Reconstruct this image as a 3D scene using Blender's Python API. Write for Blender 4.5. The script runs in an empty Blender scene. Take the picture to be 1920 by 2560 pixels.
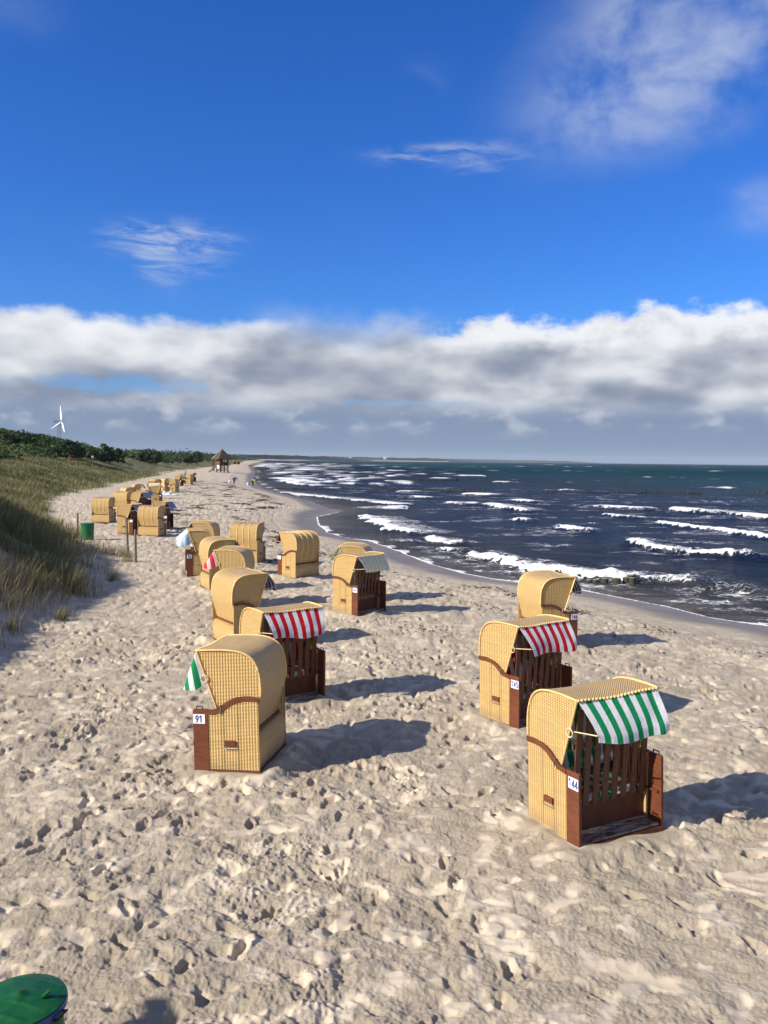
import bpy, bmesh, math, random
import numpy as np
from mathutils import Vector, Matrix
random.seed(5); rng=np.random.default_rng(11)
R=math.radians
scene=bpy.context.scene
# ---------------------------------------------------------------- camera
CAM_H=3.83
camd=bpy.data.cameras.new('camera'); cam=bpy.data.objects.new('camera',camd); scene.collection.objects.link(cam)
scene.camera=cam
camd.sensor_fit='VERTICAL'; camd.sensor_height=24.0; camd.lens=24.0*2100/2560; camd.clip_end=60000; camd.clip_start=0.1
cam.matrix_world=Matrix.Translation((0,0,CAM_H))@Matrix.Rotation(R(90-3.5),4,'X')@Matrix.Rotation(R(0.6),4,'Z')
scene.view_settings.view_transform='Standard'; scene.view_settings.look='None'; scene.view_settings.exposure=0.52; scene.view_settings.gamma=1
scene.render.resolution_x=768; scene.render.resolution_y=1024
scene.cycles.max_bounces=6; scene.cycles.transparent_max_bounces=12; scene.cycles.volume_bounces=0
# ---------------------------------------------------------------- sun
SUN_AZ=math.atan2(-.90,-.44); SUN_EL=R(31)
sd=Vector((math.sin(SUN_AZ)*math.cos(SUN_EL),math.cos(SUN_AZ)*math.cos(SUN_EL),math.sin(SUN_EL)))
sl=bpy.data.lights.new('sun','SUN'); sl.energy=5.0; sl.angle=R(.5); sl.color=(1,.90,.76)
so=bpy.data.objects.new('sun',sl); so.rotation_euler=sd.to_track_quat('Z','Y').to_euler(); so.location=(-20,-20,30); scene.collection.objects.link(so)
# ---------------------------------------------------------------- node helper
class NT:
    def __init__(s,nt): s.nt=nt
    def n(s,t,**k):
        o=s.nt.nodes.new(t)
        for a,b in k.items(): setattr(o,a,b)
        return o
    def put(s,sock,v):
        if isinstance(v,bpy.types.NodeSocket): s.nt.links.new(v,sock)
        elif v is not None: sock.default_value=v
    def m(s,op,a,b=None,c=None,clamp=False):
        o=s.n('ShaderNodeMath',operation=op,use_clamp=clamp)
        for i,v in enumerate((a,b,c)): s.put(o.inputs[i],v)
        return o.outputs[0]
    def add(s,a,b): return s.m('ADD',a,b)
    def sub(s,a,b): return s.m('SUBTRACT',a,b)
    def mul(s,a,b): return s.m('MULTIPLY',a,b)
    def step(s,x,a,b,lo=0.,hi=1.):
        o=s.n('ShaderNodeMapRange',interpolation_type='SMOOTHSTEP')
        s.put(o.inputs['Value'],x); o.inputs['From Min'].default_value=a; o.inputs['From Max'].default_value=b
        o.inputs['To Min'].default_value=lo; o.inputs['To Max'].default_value=hi
        return o.outputs[0]
    def mix(s,f,a,b):
        o=s.n('ShaderNodeMix',data_type='RGBA'); s.put(o.inputs[0],f)
        s.put(o.inputs[6],a if isinstance(a,bpy.types.NodeSocket) else (*a,1)[:4]); s.put(o.inputs[7],b if isinstance(b,bpy.types.NodeSocket) else (*b,1)[:4])
        return o.outputs[2]
    def xyz(s,x,y,z=0.):
        o=s.n('ShaderNodeCombineXYZ'); s.put(o.inputs[0],x); s.put(o.inputs[1],y); s.put(o.inputs[2],z); return o.outputs[0]
    def sep(s,v):
        o=s.n('ShaderNodeSeparateXYZ'); s.put(o.inputs[0],v); return o.outputs
    def noise(s,v,scale,detail=3.,rough=.5,dist=0.):
        o=s.n('ShaderNodeTexNoise'); s.put(o.inputs['Vector'],v); o.inputs['Scale'].default_value=scale; o.inputs['Detail'].default_value=detail
        o.inputs['Roughness'].default_value=rough; o.inputs['Distortion'].default_value=dist; return o.outputs['Fac']
    def attr(s,name): return s.n('ShaderNodeAttribute',attribute_name=name)
    def bump(s,h,strength,dist,normal=None):
        o=s.n('ShaderNodeBump'); o.inputs['Strength'].default_value=strength; o.inputs['Distance'].default_value=dist
        s.put(o.inputs['Height'],h)
        if normal is not None: s.put(o.inputs['Normal'],normal)
        return o.outputs[0]
# ---------------------------------------------------------------- world: sky with cloud bank
w=bpy.data.worlds.new('World'); scene.world=w; w.use_nodes=True; w.node_tree.nodes.clear()
N=NT(w.node_tree)
sky=N.n('ShaderNodeTexSky',sky_type='NISHITA',sun_disc=False,sun_elevation=SUN_EL,sun_rotation=SUN_AZ,altitude=0,air_density=1.0,dust_density=.6,ozone_density=2.2)
tc=N.n('ShaderNodeTexCoord').outputs['Generated']
x,y,z=N.sep(tc)
el=N.mul(N.m('ARCSINE',z),57.3); az=N.mul(N.m('ARCTAN2',x,y),57.3)
bc=N.n('ShaderNodeHueSaturation'); bc.inputs['Saturation'].default_value=1.28; bc.inputs['Value'].default_value=1.0; N.put(bc.inputs['Color'],sky.outputs[0])
gm=N.n('ShaderNodeMix',data_type='RGBA',blend_type='MULTIPLY'); gm.inputs[0].default_value=1.0
N.put(gm.inputs[6],bc.outputs[0]); gm.inputs[7].default_value=(.39,.745,1.36,1)
skyc=gm.outputs[2]
K=1/0.12   # cloud radiances below are written for the strength 0.12
def rad(c): return tuple(v*K for v in c)
P=N.xyz(N.mul(az,.13),N.mul(el,.27),0.)
nA=N.noise(P,1.,5.,.42,.0)
Pup=N.xyz(N.add(N.mul(az,.13),-.08),N.add(N.mul(el,.27),.26),0.)
nB=N.noise(Pup,1.,3.,.40,.0)
nT=N.noise(N.xyz(N.mul(az,.20),3.1,0.),1.,2.,.5)
nF=N.noise(N.xyz(N.mul(az,.55),N.mul(el,.9),7.),1.,6.,.6)
etop=N.add(9.1,N.mul(N.sub(nT,.5),2.6))
etop=N.add(etop,N.step(az,4,17,0,.75))
ee=N.add(N.sub(etop,el),N.mul(N.sub(nF,.5),N.step(az,-6,4,1.5,2.8)))      # degrees below the ragged top
soft=N.step(N.m('ABSOLUTE',N.add(az,2.5)),2.,8.,1.,0.)   # the softer grey stretch in the middle
m1=N.step(ee,-.25,.85)
m1s=N.step(ee,-1.5,2.0)
mband=N.add(N.mul(m1,N.sub(1.,soft)),N.mul(m1s,soft))
# blue gaps under the bank on the left
gx=N.m('DIVIDE',N.add(az,17.5),7.5); gy=N.m('DIVIDE',N.sub(el,4.75),.95)
g=N.m('EXPONENT',N.mul(N.add(N.mul(gx,gx),N.mul(gy,gy)),-1.))
gap=N.step(N.add(g,N.mul(N.sub(nF,.5),1.3)),.40,1.0)
gx2=N.m('DIVIDE',N.sub(az,1.),9.); gy2=N.m('DIVIDE',N.sub(el,3.9),.35)
g2=N.m('EXPONENT',N.mul(N.add(N.mul(gx2,gx2),N.mul(gy2,gy2)),-1.))
gap2=N.mul(N.step(N.add(g2,N.mul(N.sub(nF,.5),1.6)),.55,1.0),.5)
cloud=N.mul(mband,N.sub(1.,N.mul(N.m('MAXIMUM',gap,gap2),.62)))
lit=N.add(N.mul(N.sub(nA,nB),2.3),.52)
lit=N.add(lit,N.mul(N.step(ee,2.6,.2),N.add(.28,N.step(az,5,14,0,.3))))
lit=N.sub(lit,N.mul(N.step(ee,1.5,4.5),.12))
lit=N.m('MULTIPLY',lit,N.sub(1.,N.mul(soft,.35)),clamp=True)
low=N.step(el,4.6,2.6)                               # hazier, bluer towards the horizon
cc=N.mix(N.step(lit,0,1),rad((.25,.295,.40)),rad((.90,.92,.95)))
puff=N.step(N.noise(N.xyz(N.mul(az,.40),N.mul(el,.75),4.),1.,5.,.48,.1),.47,.78)
lowc=N.mix(N.mul(puff,N.step(el,1.2,3.),),rad((.225,.305,.455)),rad((.58,.62,.71)))
lowc=N.mix(N.step(el,1.8,.0),lowc,rad((.215,.315,.465)))
cc=N.mix(low,cc,lowc)
col=N.mix(cloud,skyc,cc)
# thin high patches: (az, el, half widths, tilt, strength)
strk=N.noise(N.xyz(N.add(N.mul(az,.35),N.mul(el,.25)),N.mul(el,1.5),9.),1.,7.,.62,.6)
soft3=N.noise(N.xyz(N.mul(az,.16),N.mul(el,.24),12.),1.,7.,.55,.25)
soft2=N.noise(N.xyz(N.mul(az,.14),N.mul(el,.16),2.),1.,7.,.55,.3)
def patch(a0,e0,wa,we,tilt,nz,lo,hi,amt):
    global col
    da=N.sub(az,a0); de=N.sub(N.sub(el,e0),N.mul(da,tilt))
    qa=N.m('DIVIDE',da,wa); qe=N.m('DIVIDE',de,we)
    gg=N.m('EXPONENT',N.mul(N.add(N.mul(qa,qa),N.mul(qe,qe)),-1.))
    f=N.mul(N.mul(N.step(gg,.02,.85),N.step(nz,lo,hi)),amt)
    col=N.mix(f,col,rad((.62,.68,.80)))
patch(-14.2,13.9,3.9,1.15,.02,strk,.36,.72,.60)
patch(-15.2,12.6,1.6,1.5,-.55,strk,.30,.75,.42)
patch(-13.0,12.2,2.4,.6,.05,strk,.36,.70,.34)
patch(3.6,19.6,4.4,.6,.05,strk,.36,.70,.46)
patch(6.8,18.9,2.6,.45,.14,strk,.36,.70,.30)
patch(-23,26.2,3.,1.8,.0,soft2,.4,.8,.20)
patch(19.0,25.6,8.5,4.8,.30,soft3,.26,.66,.62)
patch(17.0,21.5,7.0,2.6,.05,soft3,.34,.72,.34)
patch(23.8,15.4,3.2,1.5,.0,soft2,.34,.75,.36)
patch(1.7,23.5,2.2,1.2,.0,soft2,.42,.8,.20)
# cloud fill added over the unseen sky to make the ambient light less blue
aaz=N.m('ABSOLUTE',az); outm=N.m('MAXIMUM',N.step(aaz,38,60),N.step(el,36,55)); cn=N.noise(N.xyz(N.mul(az,.03),N.mul(el,.06),5.),1.,6.,.55)
col=N.mix(N.mul(N.mul(outm,N.step(cn,.38,.60)),.75),col,N.mix(N.step(el,0,50),rad((.40,.43,.50)),rad((.40,.43,.50))))
bg=N.n('ShaderNodeBackground'); N.put(bg.inputs['Color'],col); bg.inputs['Strength'].default_value=.083
out=N.n('ShaderNodeOutputWorld'); N.nt.links.new(bg.outputs[0],out.inputs[0])
w.cycles.sampling_method='MANUAL'; w.cycles.sample_map_resolution=512
# ---------------------------------------------------------------- numpy helpers
def _hash(ix,iy,seed):
    h=(ix.astype(np.int64)*374761393+iy.astype(np.int64)*668265263+seed*1442695041)&0xffffffff
    h=((h^(h>>13))*1274126177)&0xffffffff
    return ((h^(h>>16))&0xffff).astype(np.float32)*(2*np.pi/65536)
def perlin(x,y,seed=0):
    x=np.asarray(x,dtype=np.float32); y=np.asarray(y,dtype=np.float32)
    ix=np.floor(x); iy=np.floor(y); fx=x-ix; fy=y-iy; ix=ix.astype(np.int32); iy=iy.astype(np.int32)
    ux=fx*fx*fx*(fx*(fx*6-15)+10); uy=fy*fy*fy*(fy*(fy*6-15)+10)
    def g(a,b):
        t=_hash(ix+a,iy+b,seed); return np.cos(t)*(fx-a)+np.sin(t)*(fy-b)
    n0=g(0,0); n0+=ux*(g(1,0)-n0); n1=g(0,1); n1+=ux*(g(1,1)-n1)
    return (n0+uy*(n1-n0))*1.5
def fbm(x,y,o=4,seed=0,gain=.5):
    s=0; a=1.
    for i in range(o): s=s+a*perlin(x*2**i,y*2**i,seed+i*17); a*=gain
    return s
def sst(x,a,b):
    t=np.clip((x-a)/(b-a),0,1); return t*t*(3-2*t)
def seg_dist(px,py,poly):
    d=np.full(px.shape,1e9,dtype=np.float32)
    for (ax,ay),(bx,by) in zip(poly[:-1],poly[1:]):
        vx,vy=bx-ax,by-ay; t=np.clip(((px-ax)*vx+(py-ay)*vy)/(vx*vx+vy*vy),0,1)
        np.minimum(d,np.hypot(px-ax-t*vx,py-ay-t*vy),out=d)
    return d
SEA=-.8
SHORE=[(70,-200),(34,-20),(22,5),(15.6,15),(12.6,20),(11.05,23.85),(9.89,25.14),(9.2,27.05),(7.32,30.2),(4.4,32.96),(3.28,34.65),(1.99,38.09),(.44,44.03),(-.67,47.62),(-2.43,50.68),(-3.6,53.5),(-4.68,59.9),(-5.51,68.34),(-4.3,73.5),(-3.6,77.35),(-5.6,82),(-8.09,94.17),(-14.64,117.03),(-18.95,132.34),(-24.07,157.64),(-32.54,207.89),(-46.83,306.64),(-63.76,408.54),(-104.28,652.26),(-152,995),(-252,1729),(-420,3000),(-1600,14000)]
FOOT=[(-9,-200),(-6.5,-20),(-6.6,5),(-6.9,13),(-7.1,16),(-7.5,22),(-8.7,28),(-10.6,34),(-14.2,39.5),(-16.2,44),(-19.0,50),(-25,63),(-31.7,84),(-35,102),(-45.5,159),(-59,238),(-67,295),(-79,385),(-113,660),(-280,1700),(-470,3000),(-1700,14000)]
def sdist(x,y,poly,sign):
    xs=np.interp(y,[p[1] for p in poly],[p[0] for p in poly])
    return seg_dist(x,y,poly)*np.where(x<xs,1,-1)*sign
def macro(x,y,full=False):
    x=np.asarray(x,dtype=np.float32); y=np.asarray(y,dtype=np.float32)
    ds=sdist(x,y,SHORE,1); dd=sdist(x,y,FOOT,1)
    z=np.where(ds>0,SEA*np.exp(-(np.maximum(ds,0)/5)**1.6),SEA+np.maximum(ds,-60)*.07)
    wd=np.interp(y,[0,16,26,45,80,200,400],[6.0,6.0,7.2,9.5,15,22,30]).astype(np.float32)
    crest=np.interp(y,[0,20,60,200,1000],[3.25,3.2,3.0,3.3,5.]).astype(np.float32)
    hum=fbm(x/7,y/7,3,5)*.35+fbm(x/2.3,y/2.3,3,9)*.16
    t=np.clip(dd/wd,0,1.6)
    rise=crest*sst(t,.0,1.02)
    z=z+rise+hum*sst(dd,0,5)
    # wooded hillside inland
    hb=6.0*np.exp(-((x+106)/34)**2-((y-185)/70)**2)+1.2*np.exp(-((x+72)/25)**2-((y-230)/60)**2)+2.5*np.exp(-((x+190)/80)**2-((y-420)/160)**2)
    z=z+hb*sst(dd,8,32)
    return (z,ds,dd) if full else z
def gz(x,y):
    return float(macro(np.array([x]),np.array([y]))[0])
def mesh_from_np(name,V,F4,attrs=None,uv=None,smooth=True):
    me=bpy.data.meshes.new(name); V=np.ascontiguousarray(V,dtype=np.float32); F4=np.asarray(F4,dtype=np.int32)
    k=F4.shape[1]
    me.vertices.add(len(V)); me.vertices.foreach_set('co',V.ravel())
    me.loops.add(F4.size); me.loops.foreach_set('vertex_index',F4.ravel())
    me.polygons.add(len(F4)); me.polygons.foreach_set('loop_start',np.arange(0,F4.size,k,dtype=np.int32))
    if smooth: me.polygons.foreach_set('use_smooth',np.ones(len(F4),dtype=bool))
    for a,v in (attrs or {}).items():
        at=me.attributes.new(a,'FLOAT','POINT'); at.data.foreach_set('value',np.ascontiguousarray(v,dtype=np.float32).ravel())
    me.update(calc_edges=True); me.validate()
    return me
def link(name,me,mat=None,parent=None,**props):
    o=bpy.data.objects.new(name,me); scene.collection.objects.link(o)
    if mat is not None and me is not None: 
        if not me.materials: me.materials.append(mat)
    if parent is not None: o.parent=parent
    for k,v in props.items():
        if v is not None: o[k]=v
    return o
def mat(name,base=(.5,.5,.5),rough=.7,spec=.3,metal=0.):
    m=bpy.data.materials.new(name); m.use_nodes=True; b=m.node_tree.nodes['Principled BSDF']
    b.inputs['Base Color'].default_value=(*base,1); b.inputs['Roughness'].default_value=rough; b.inputs['Specular IOR Level'].default_value=spec; b.inputs['Metallic'].default_value=metal
    return m,NT(m.node_tree),b
def noisy(name,c1,c2,scale=8.,rough=.7,spec=.3,bump=0.,dist=.01,stretch=(1,1,1),detail=4.):
    m,N,b=mat(name,c1,rough,spec)
    tc=N.n('ShaderNodeTexCoord').outputs['Object']; mp=N.n('ShaderNodeMapping'); mp.inputs['Scale'].default_value=stretch; N.put(mp.inputs[0],tc)
    f=N.noise(mp.outputs[0],scale,detail,.6)
    N.put(b.inputs['Base Color'],N.mix(N.step(f,.35,.65),c1,c2))
    if bump: N.put(b.inputs['Normal'],N.bump(f,bump,dist))
    return m
# ---------------------------------------------------------------- sand relief maps
CHAIRS=[]  # filled below: (x,y,phi) used for the drifts round each chair
CH_SPOTS=[(2.27,8.68,27),(2.16,12.42,36),(3.53,17.88,107),(-1.78,10.55,-100),(-1.61,13.33,35),(-2.96,17.41,124),(-3.95,21.95,-94),(-4.89,24.76,116),(-6.16,27.86,-74),(-6.75,31.6,-92),(-5.15,31.67,166),(-2.84,27.91,-129),(-.80,23.5,-97),(-.60,21.17,51)]
def relief(x0,x1,y0,y1,res,nfoot,seed,ntrack):
    nx=int((x1-x0)/res)+1; ny=int((y1-y0)/res)+1
    X,Y=np.meshgrid(np.linspace(x0,x1,nx,dtype=np.float32),np.linspace(y0,y1,ny,dtype=np.float32))
    rg=np.random.default_rng(seed)
    calm=sst(perlin(X/2.6,Y/2.6,31)+.5*perlin(X/1.1,Y/1.1,32)+.35*sst(X-.2*(Y-6),-.5,3.5)-.10,-.1,.55)    # smooth blown patches, more to the right
    H=fbm(X/1.3,Y/1.3,3,40)*.045
    wx=X+.25*perlin(X/.7,Y/.7,50); wy=Y+.25*perlin(X/.7,Y/.7,51)
    H+=(fbm(wx/.40,wy/.40,3,52,.42)*(.024 if res<.02 else .036))*(1-.3*calm)
    ua=(X*.86+Y*.5); va=(-X*.5+Y*.86); H+=fbm(ua/1.3+.3*perlin(X,Y,57),va/.42,3,55,.5)*.024*(1-.3*calm)
    trail_=perlin(ua/3.,va/.9,58)
    # wind ripples trailing across
    rp=np.sin((X*.5+Y*.86)/.16+3*perlin(X/.9,Y/.9,60)); H+=.004*rp*calm*sst(perlin(X/1.6,Y/1.6,61),0,.4)
    # foot pits
    steps=[]
    for i in range(ntrack):
        tx_,ty_=rg.uniform(x0,x1),rg.uniform(y0,y1); hd=rg.choice([1.05,.75,-.5,2.2,1.5])+rg.normal(0,.25)
        for k in range(int(rg.integers(8,30))):
            sgn=1 if k%2 else -1; steps.append((tx_-sgn*.10*math.sin(hd),ty_+sgn*.10*math.cos(hd),hd+sgn*.12)); hd+=rg.normal(0,.06); st_=rg.uniform(.33,.42); tx_+=st_*math.cos(hd); ty_+=st_*math.sin(hd)
    for i in range(nfoot+len(steps)):
        stp=steps[i-nfoot] if i>=nfoot else None
        if stp: cx,cy=stp[0],stp[1]
        else: cx=rg.uniform(x0,x1); cy=rg.uniform(y0,y1)
        if not(x0<cx<x1 and y0<cy<y1): continue
        c=calm[min(ny-1,int((cy-y0)/res)),min(nx-1,int((cx-x0)/res))]
        if not stp and rg.random()<c*.6: continue
        if not stp and rg.random()<.55*(trail_[min(ny-1,int((cy-y0)/res)),min(nx-1,int((cx-x0)/res))]<0): continue
        old=not stp and rg.random()<.85
        a=rg.uniform(.10,.16) if not old else rg.uniform(.06,.15); b=a*(rg.uniform(.36,.5) if not old else rg.uniform(.45,.8))
        dp=rg.uniform(.022,.07)*(1 if not old else .75); th=rg.uniform(0,np.pi) if rg.random()<.5 else rg.normal(1.2,.4)
        if stp: a=rg.uniform(.125,.15); b=a*.42; dp=rg.uniform(.02,.05); th=stp[2]
        w_=int(a*2.1/res)+1; ci=int((cx-x0)/res); cj=int((cy-y0)/res)
        i0,i1=max(0,ci-w_),min(nx,ci+w_); j0,j1=max(0,cj-w_),min(ny,cj+w_)
        if i1-i0<3 or j1-j0<3: continue
        gx=X[j0:j1,i0:i1]-cx; gy=Y[j0:j1,i0:i1]-cy
        u=(gx*np.cos(th)+gy*np.sin(th))/a; v=(-gx*np.sin(th)+gy*np.cos(th))/b
        r=np.sqrt(u*u+v*v)+.30*perlin(gx*11+cx*9,gy*11+cy*9,70)+.15*perlin(gx*25+cx*9,gy*25,71)
        H[j0:j1,i0:i1]+=-dp*((1-sst(r,.55,.98)) if not old else .9*np.exp(-(r/.8)**2)*(1-sst(r,1.3,1.9)))+dp*(.06 if old else .20)*np.exp(-((r-1.18)/.26)**2)*(1+.9*u)*(.6+.8*perlin(gx*9+cy*5,gy*9,72)+.3)
    rough=sst(perlin(X/1.9,Y/1.9,80)+.35*perlin(X/.8,Y/.8,81)-.30*sst(X-.25*(Y-6),-1.,3.),-.12,.30)*(1-calm)
    if res<.02:
        cl=1-np.abs(perlin(wx/.075,wy/.075,90)); cl=cl**2
        H+=(cl-.6)*.018*rough+np.maximum(perlin(X/.05,Y/.05,91),0)*.022*rough
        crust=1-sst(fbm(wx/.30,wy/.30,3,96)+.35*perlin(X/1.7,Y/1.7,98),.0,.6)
        gr=np.maximum(perlin(X/.030,Y/.030,95),-.35)*.0105+perlin(X/.055,Y/.055,97)*.007
        H+=gr*(.12+.88*crust)
    H-=np.maximum(perlin(X/.17+.3*perlin(X/.3,Y/.3,112),Y/.13,110)-.08,0)*(.045 if res<.02 else .085)*(1-.35*calm)
    H-=np.maximum(perlin(X/.33+.3*perlin(X/.5,Y/.5,113),Y/.22,111)-.1,0)*(.030 if res<.02 else .09)*(1-.4*calm)
    H+=perlin(X/.12,Y/.12,93)*.006
    if res>=.02:
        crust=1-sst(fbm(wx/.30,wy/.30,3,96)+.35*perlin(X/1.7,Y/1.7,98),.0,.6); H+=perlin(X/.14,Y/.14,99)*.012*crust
    return dict(x0=x0,y0=y0,res=res,H=H.astype(np.float32),crust=crust.astype(np.float32))
def samp(m,x,y,k='H'):
    H=m[k]; fx=np.clip((x-m['x0'])/m['res'],0,H.shape[1]-1.001); fy=np.clip((y-m['y0'])/m['res'],0,H.shape[0]-1.001)
    ix=fx.astype(np.int32); iy=fy.astype(np.int32); fx=fx-ix; fy=fy-iy
    return (H[iy,ix]*(1-fx)+H[iy,ix+1]*fx)*(1-fy)+(H[iy+1,ix]*(1-fx)+H[iy+1,ix+1]*fx)*fy
RA=relief(-9,13,3.6,25,.0125,5600,1,90)
RB=relief(-34,13,22,86,.045,24000,2,200)
def small(x,y,ds,dd):
    r=np.hypot(x,y)
    wa=(1-sst(y,19,24))*sst(y,3.7,4.5)*sst(x,-9,-8)*(1-sst(x,12,13)); wb=sst(y,19,24)*(1-sst(y,78,86))*sst(x,-34,-31)*(1-sst(x,12,13))
    h=np.zeros_like(x)
    a=wa>0; h[a]+=wa[a]*samp(RA,x[a],y[a])
    b=wb>0; h[b]+=wb[b]*samp(RB,x[b],y[b])*.85
    far=y>78
    h[far]+=(sst(y[far],78,86)*(fbm(x[far]/1.3,y[far]/1.3,3,44)*.05))
    h=h*sst(ds,1.5,5.5)*(1-.55*sst(dd,.3,2.5))
    # strand berm and wheel ruts along the firmer sand
    h+=.05*np.exp(-((ds-5.2)/.8)**2)*(r<200)
    for q in (3.1,4.6): h-=.018*np.exp(-((ds-q+.25*np.sin(y/6))/.09)**2)*(r<150)
    # drifts and hollows round the chairs
    for cx,cy,ph in CH_SPOTS:
        q=(np.abs(x-cx)<2.2)&(np.abs(y-cy)<2.2)
        if not q.any(): continue
        a=R(ph); dx=x[q]-cx; dy=y[q]-cy; lx=dx*math.cos(a)+dy*math.sin(a); ly=-dx*math.sin(a)+dy*math.cos(a)
        ex=np.maximum(np.abs(lx)-.57,0); ey=np.maximum(np.abs(ly)-.43,0); e=np.hypot(ex,ey)
        k=h[q]; flat=1-sst(e,.0,.28)
        k=k*(1-flat)+flat*(.015+.03*perlin(dx*2.2+cx,dy*2.2,77))
        k+=.075*np.exp(-((e-.14)/.15)**2)*(.6+1.2*perlin(dx*1.7+cx*3,dy*1.7+cy,78))
        h[q]=k
    return h
# ---------------------------------------------------------------- the ground sheet
def polar(az,rad):
    A,Rr=np.meshgrid(np.radians(az),rad); return (np.sin(A)*Rr).astype(np.float32),(np.cos(A)*Rr).astype(np.float32)
def quads(nr,na):
    i=np.arange(nr-1)[:,None]*na+np.arange(na-1)[None,:]; i=i.ravel()
    return np.stack([i,i+1,i+1+na,i+na],1)
def radii(r0,r1,H,px,lo,hi):
    out=[r0]
    while out[-1]<r1:
        r=out[-1]; s=r*r/(H*840)*px*math.sqrt(1+(H/r)**2); out.append(r+min(max(s,lo),r*hi))
    return np.array(out)
az=np.concatenate([np.arange(-180,-40,5),np.arange(-40,-29,.5),np.linspace(-29,29,1060),np.arange(29.5,41,.5),np.arange(45,181,5)])
rr=np.concatenate([[.3,1.5,3,4.0],radii(4.6,11000,3.83,.72,.006,.05)])
X,Y=polar(az,rr)
z,ds,dd=macro(X,Y,True)
z=z+small(X,Y,ds,dd)
wet=(1-sst(ds+.5*perlin(X/2.5,Y/2.5,12)*np.minimum(1,Y/30)-1.1*np.exp(-((Y-76)/7)**2),1.0,2.5))
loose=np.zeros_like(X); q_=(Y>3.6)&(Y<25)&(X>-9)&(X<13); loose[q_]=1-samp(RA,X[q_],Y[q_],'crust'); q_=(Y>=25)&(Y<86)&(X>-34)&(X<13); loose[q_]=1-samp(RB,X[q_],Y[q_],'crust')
veg=sst(dd+2.0*fbm(X/4,Y/4,3,14)*sst(Y,14,30),1.2,np.interp(Y,[10,25,45],[5.5,3.6,3.]).astype(np.float32))*sst(Y+dd*1.2,15,34)
veg=np.maximum(veg,sst(dd,9,13)*sst(Y,40,60))
green=sst(dd+3*fbm(X/9,Y/9,2,15),24,34)*sst(Y,30,60)
weed=np.exp(-((ds-4.2-.8*np.sin(Y/5))/.55)**2)+.9*np.exp(-((ds-8.2-1.6*np.sin(Y/9+1))/2.0)**2)*(perlin(X/6,Y/6,18)>-.15)
V=np.stack([X,Y,z],-1).reshape(-1,3)
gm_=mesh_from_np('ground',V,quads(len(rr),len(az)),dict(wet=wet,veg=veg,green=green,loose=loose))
print('ground',len(V))
m,N,b=mat('sand',(.5,.43,.33),.92,.25)
geo=N.n('ShaderNodeNewGeometry').outputs['Position']
a_wet=N.attr('wet').outputs['Fac']; a_veg=N.attr('veg').outputs['Fac']; a_gr=N.attr('green').outputs['Fac']
n1=N.noise(geo,.8,6.,.6); n2=N.noise(geo,46.,4.,.75); n3=N.noise(geo,260.,2.,.6)
c=N.mix(N.step(n1,.35,.68),(.455,.388,.295),(.55,.477,.368))
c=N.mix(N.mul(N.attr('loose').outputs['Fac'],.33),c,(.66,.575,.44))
c=N.mix(N.step(n2,.30,.72,0,.25),c,(.38,.325,.25))
c=N.mix(N.step(n3,.62,.78,0,.45),c,(.24,.19,.14))
c=N.mix(a_wet,c,N.mix(N.step(n1,.3,.7),(.165,.140,.108),(.225,.192,.148)))
lit_=N.mix(N.step(N.noise(geo,1.3,7.,.7),.36,.64),(.095,.105,.038),(.215,.19,.095))
c=N.mix(N.mul(a_veg,N.step(N.noise(geo,2.2,7.,.75),.22,.42)),c,lit_)
c=N.mix(a_gr,c,N.mix(N.step(n1,.35,.65),(.05,.085,.022),(.085,.115,.035)))
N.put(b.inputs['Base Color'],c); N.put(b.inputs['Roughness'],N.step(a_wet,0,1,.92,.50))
N.put(b.inputs['Specular IOR Level'],N.step(a_wet,0,1,.15,.5))
cd=N.n('ShaderNodeCameraData').outputs['View Distance']
hb=N.add(N.mul(n2,.7),N.mul(n3,.35))
bp=N.n('ShaderNodeBump'); N.put(bp.inputs['Height'],hb); bp.inputs['Distance'].default_value=.030
N.put(bp.inputs['Strength'],N.mul(N.sub(1.,N.mul(N.attr('loose').outputs['Fac'],.8)),N.mul(N.sub(1.,a_wet),N.sub(1.,N.mul(a_gr,.7)))))
N.put(b.inputs['Normal'],bp.outputs[0])
link('ground',gm_,m,kind='structure')
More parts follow.
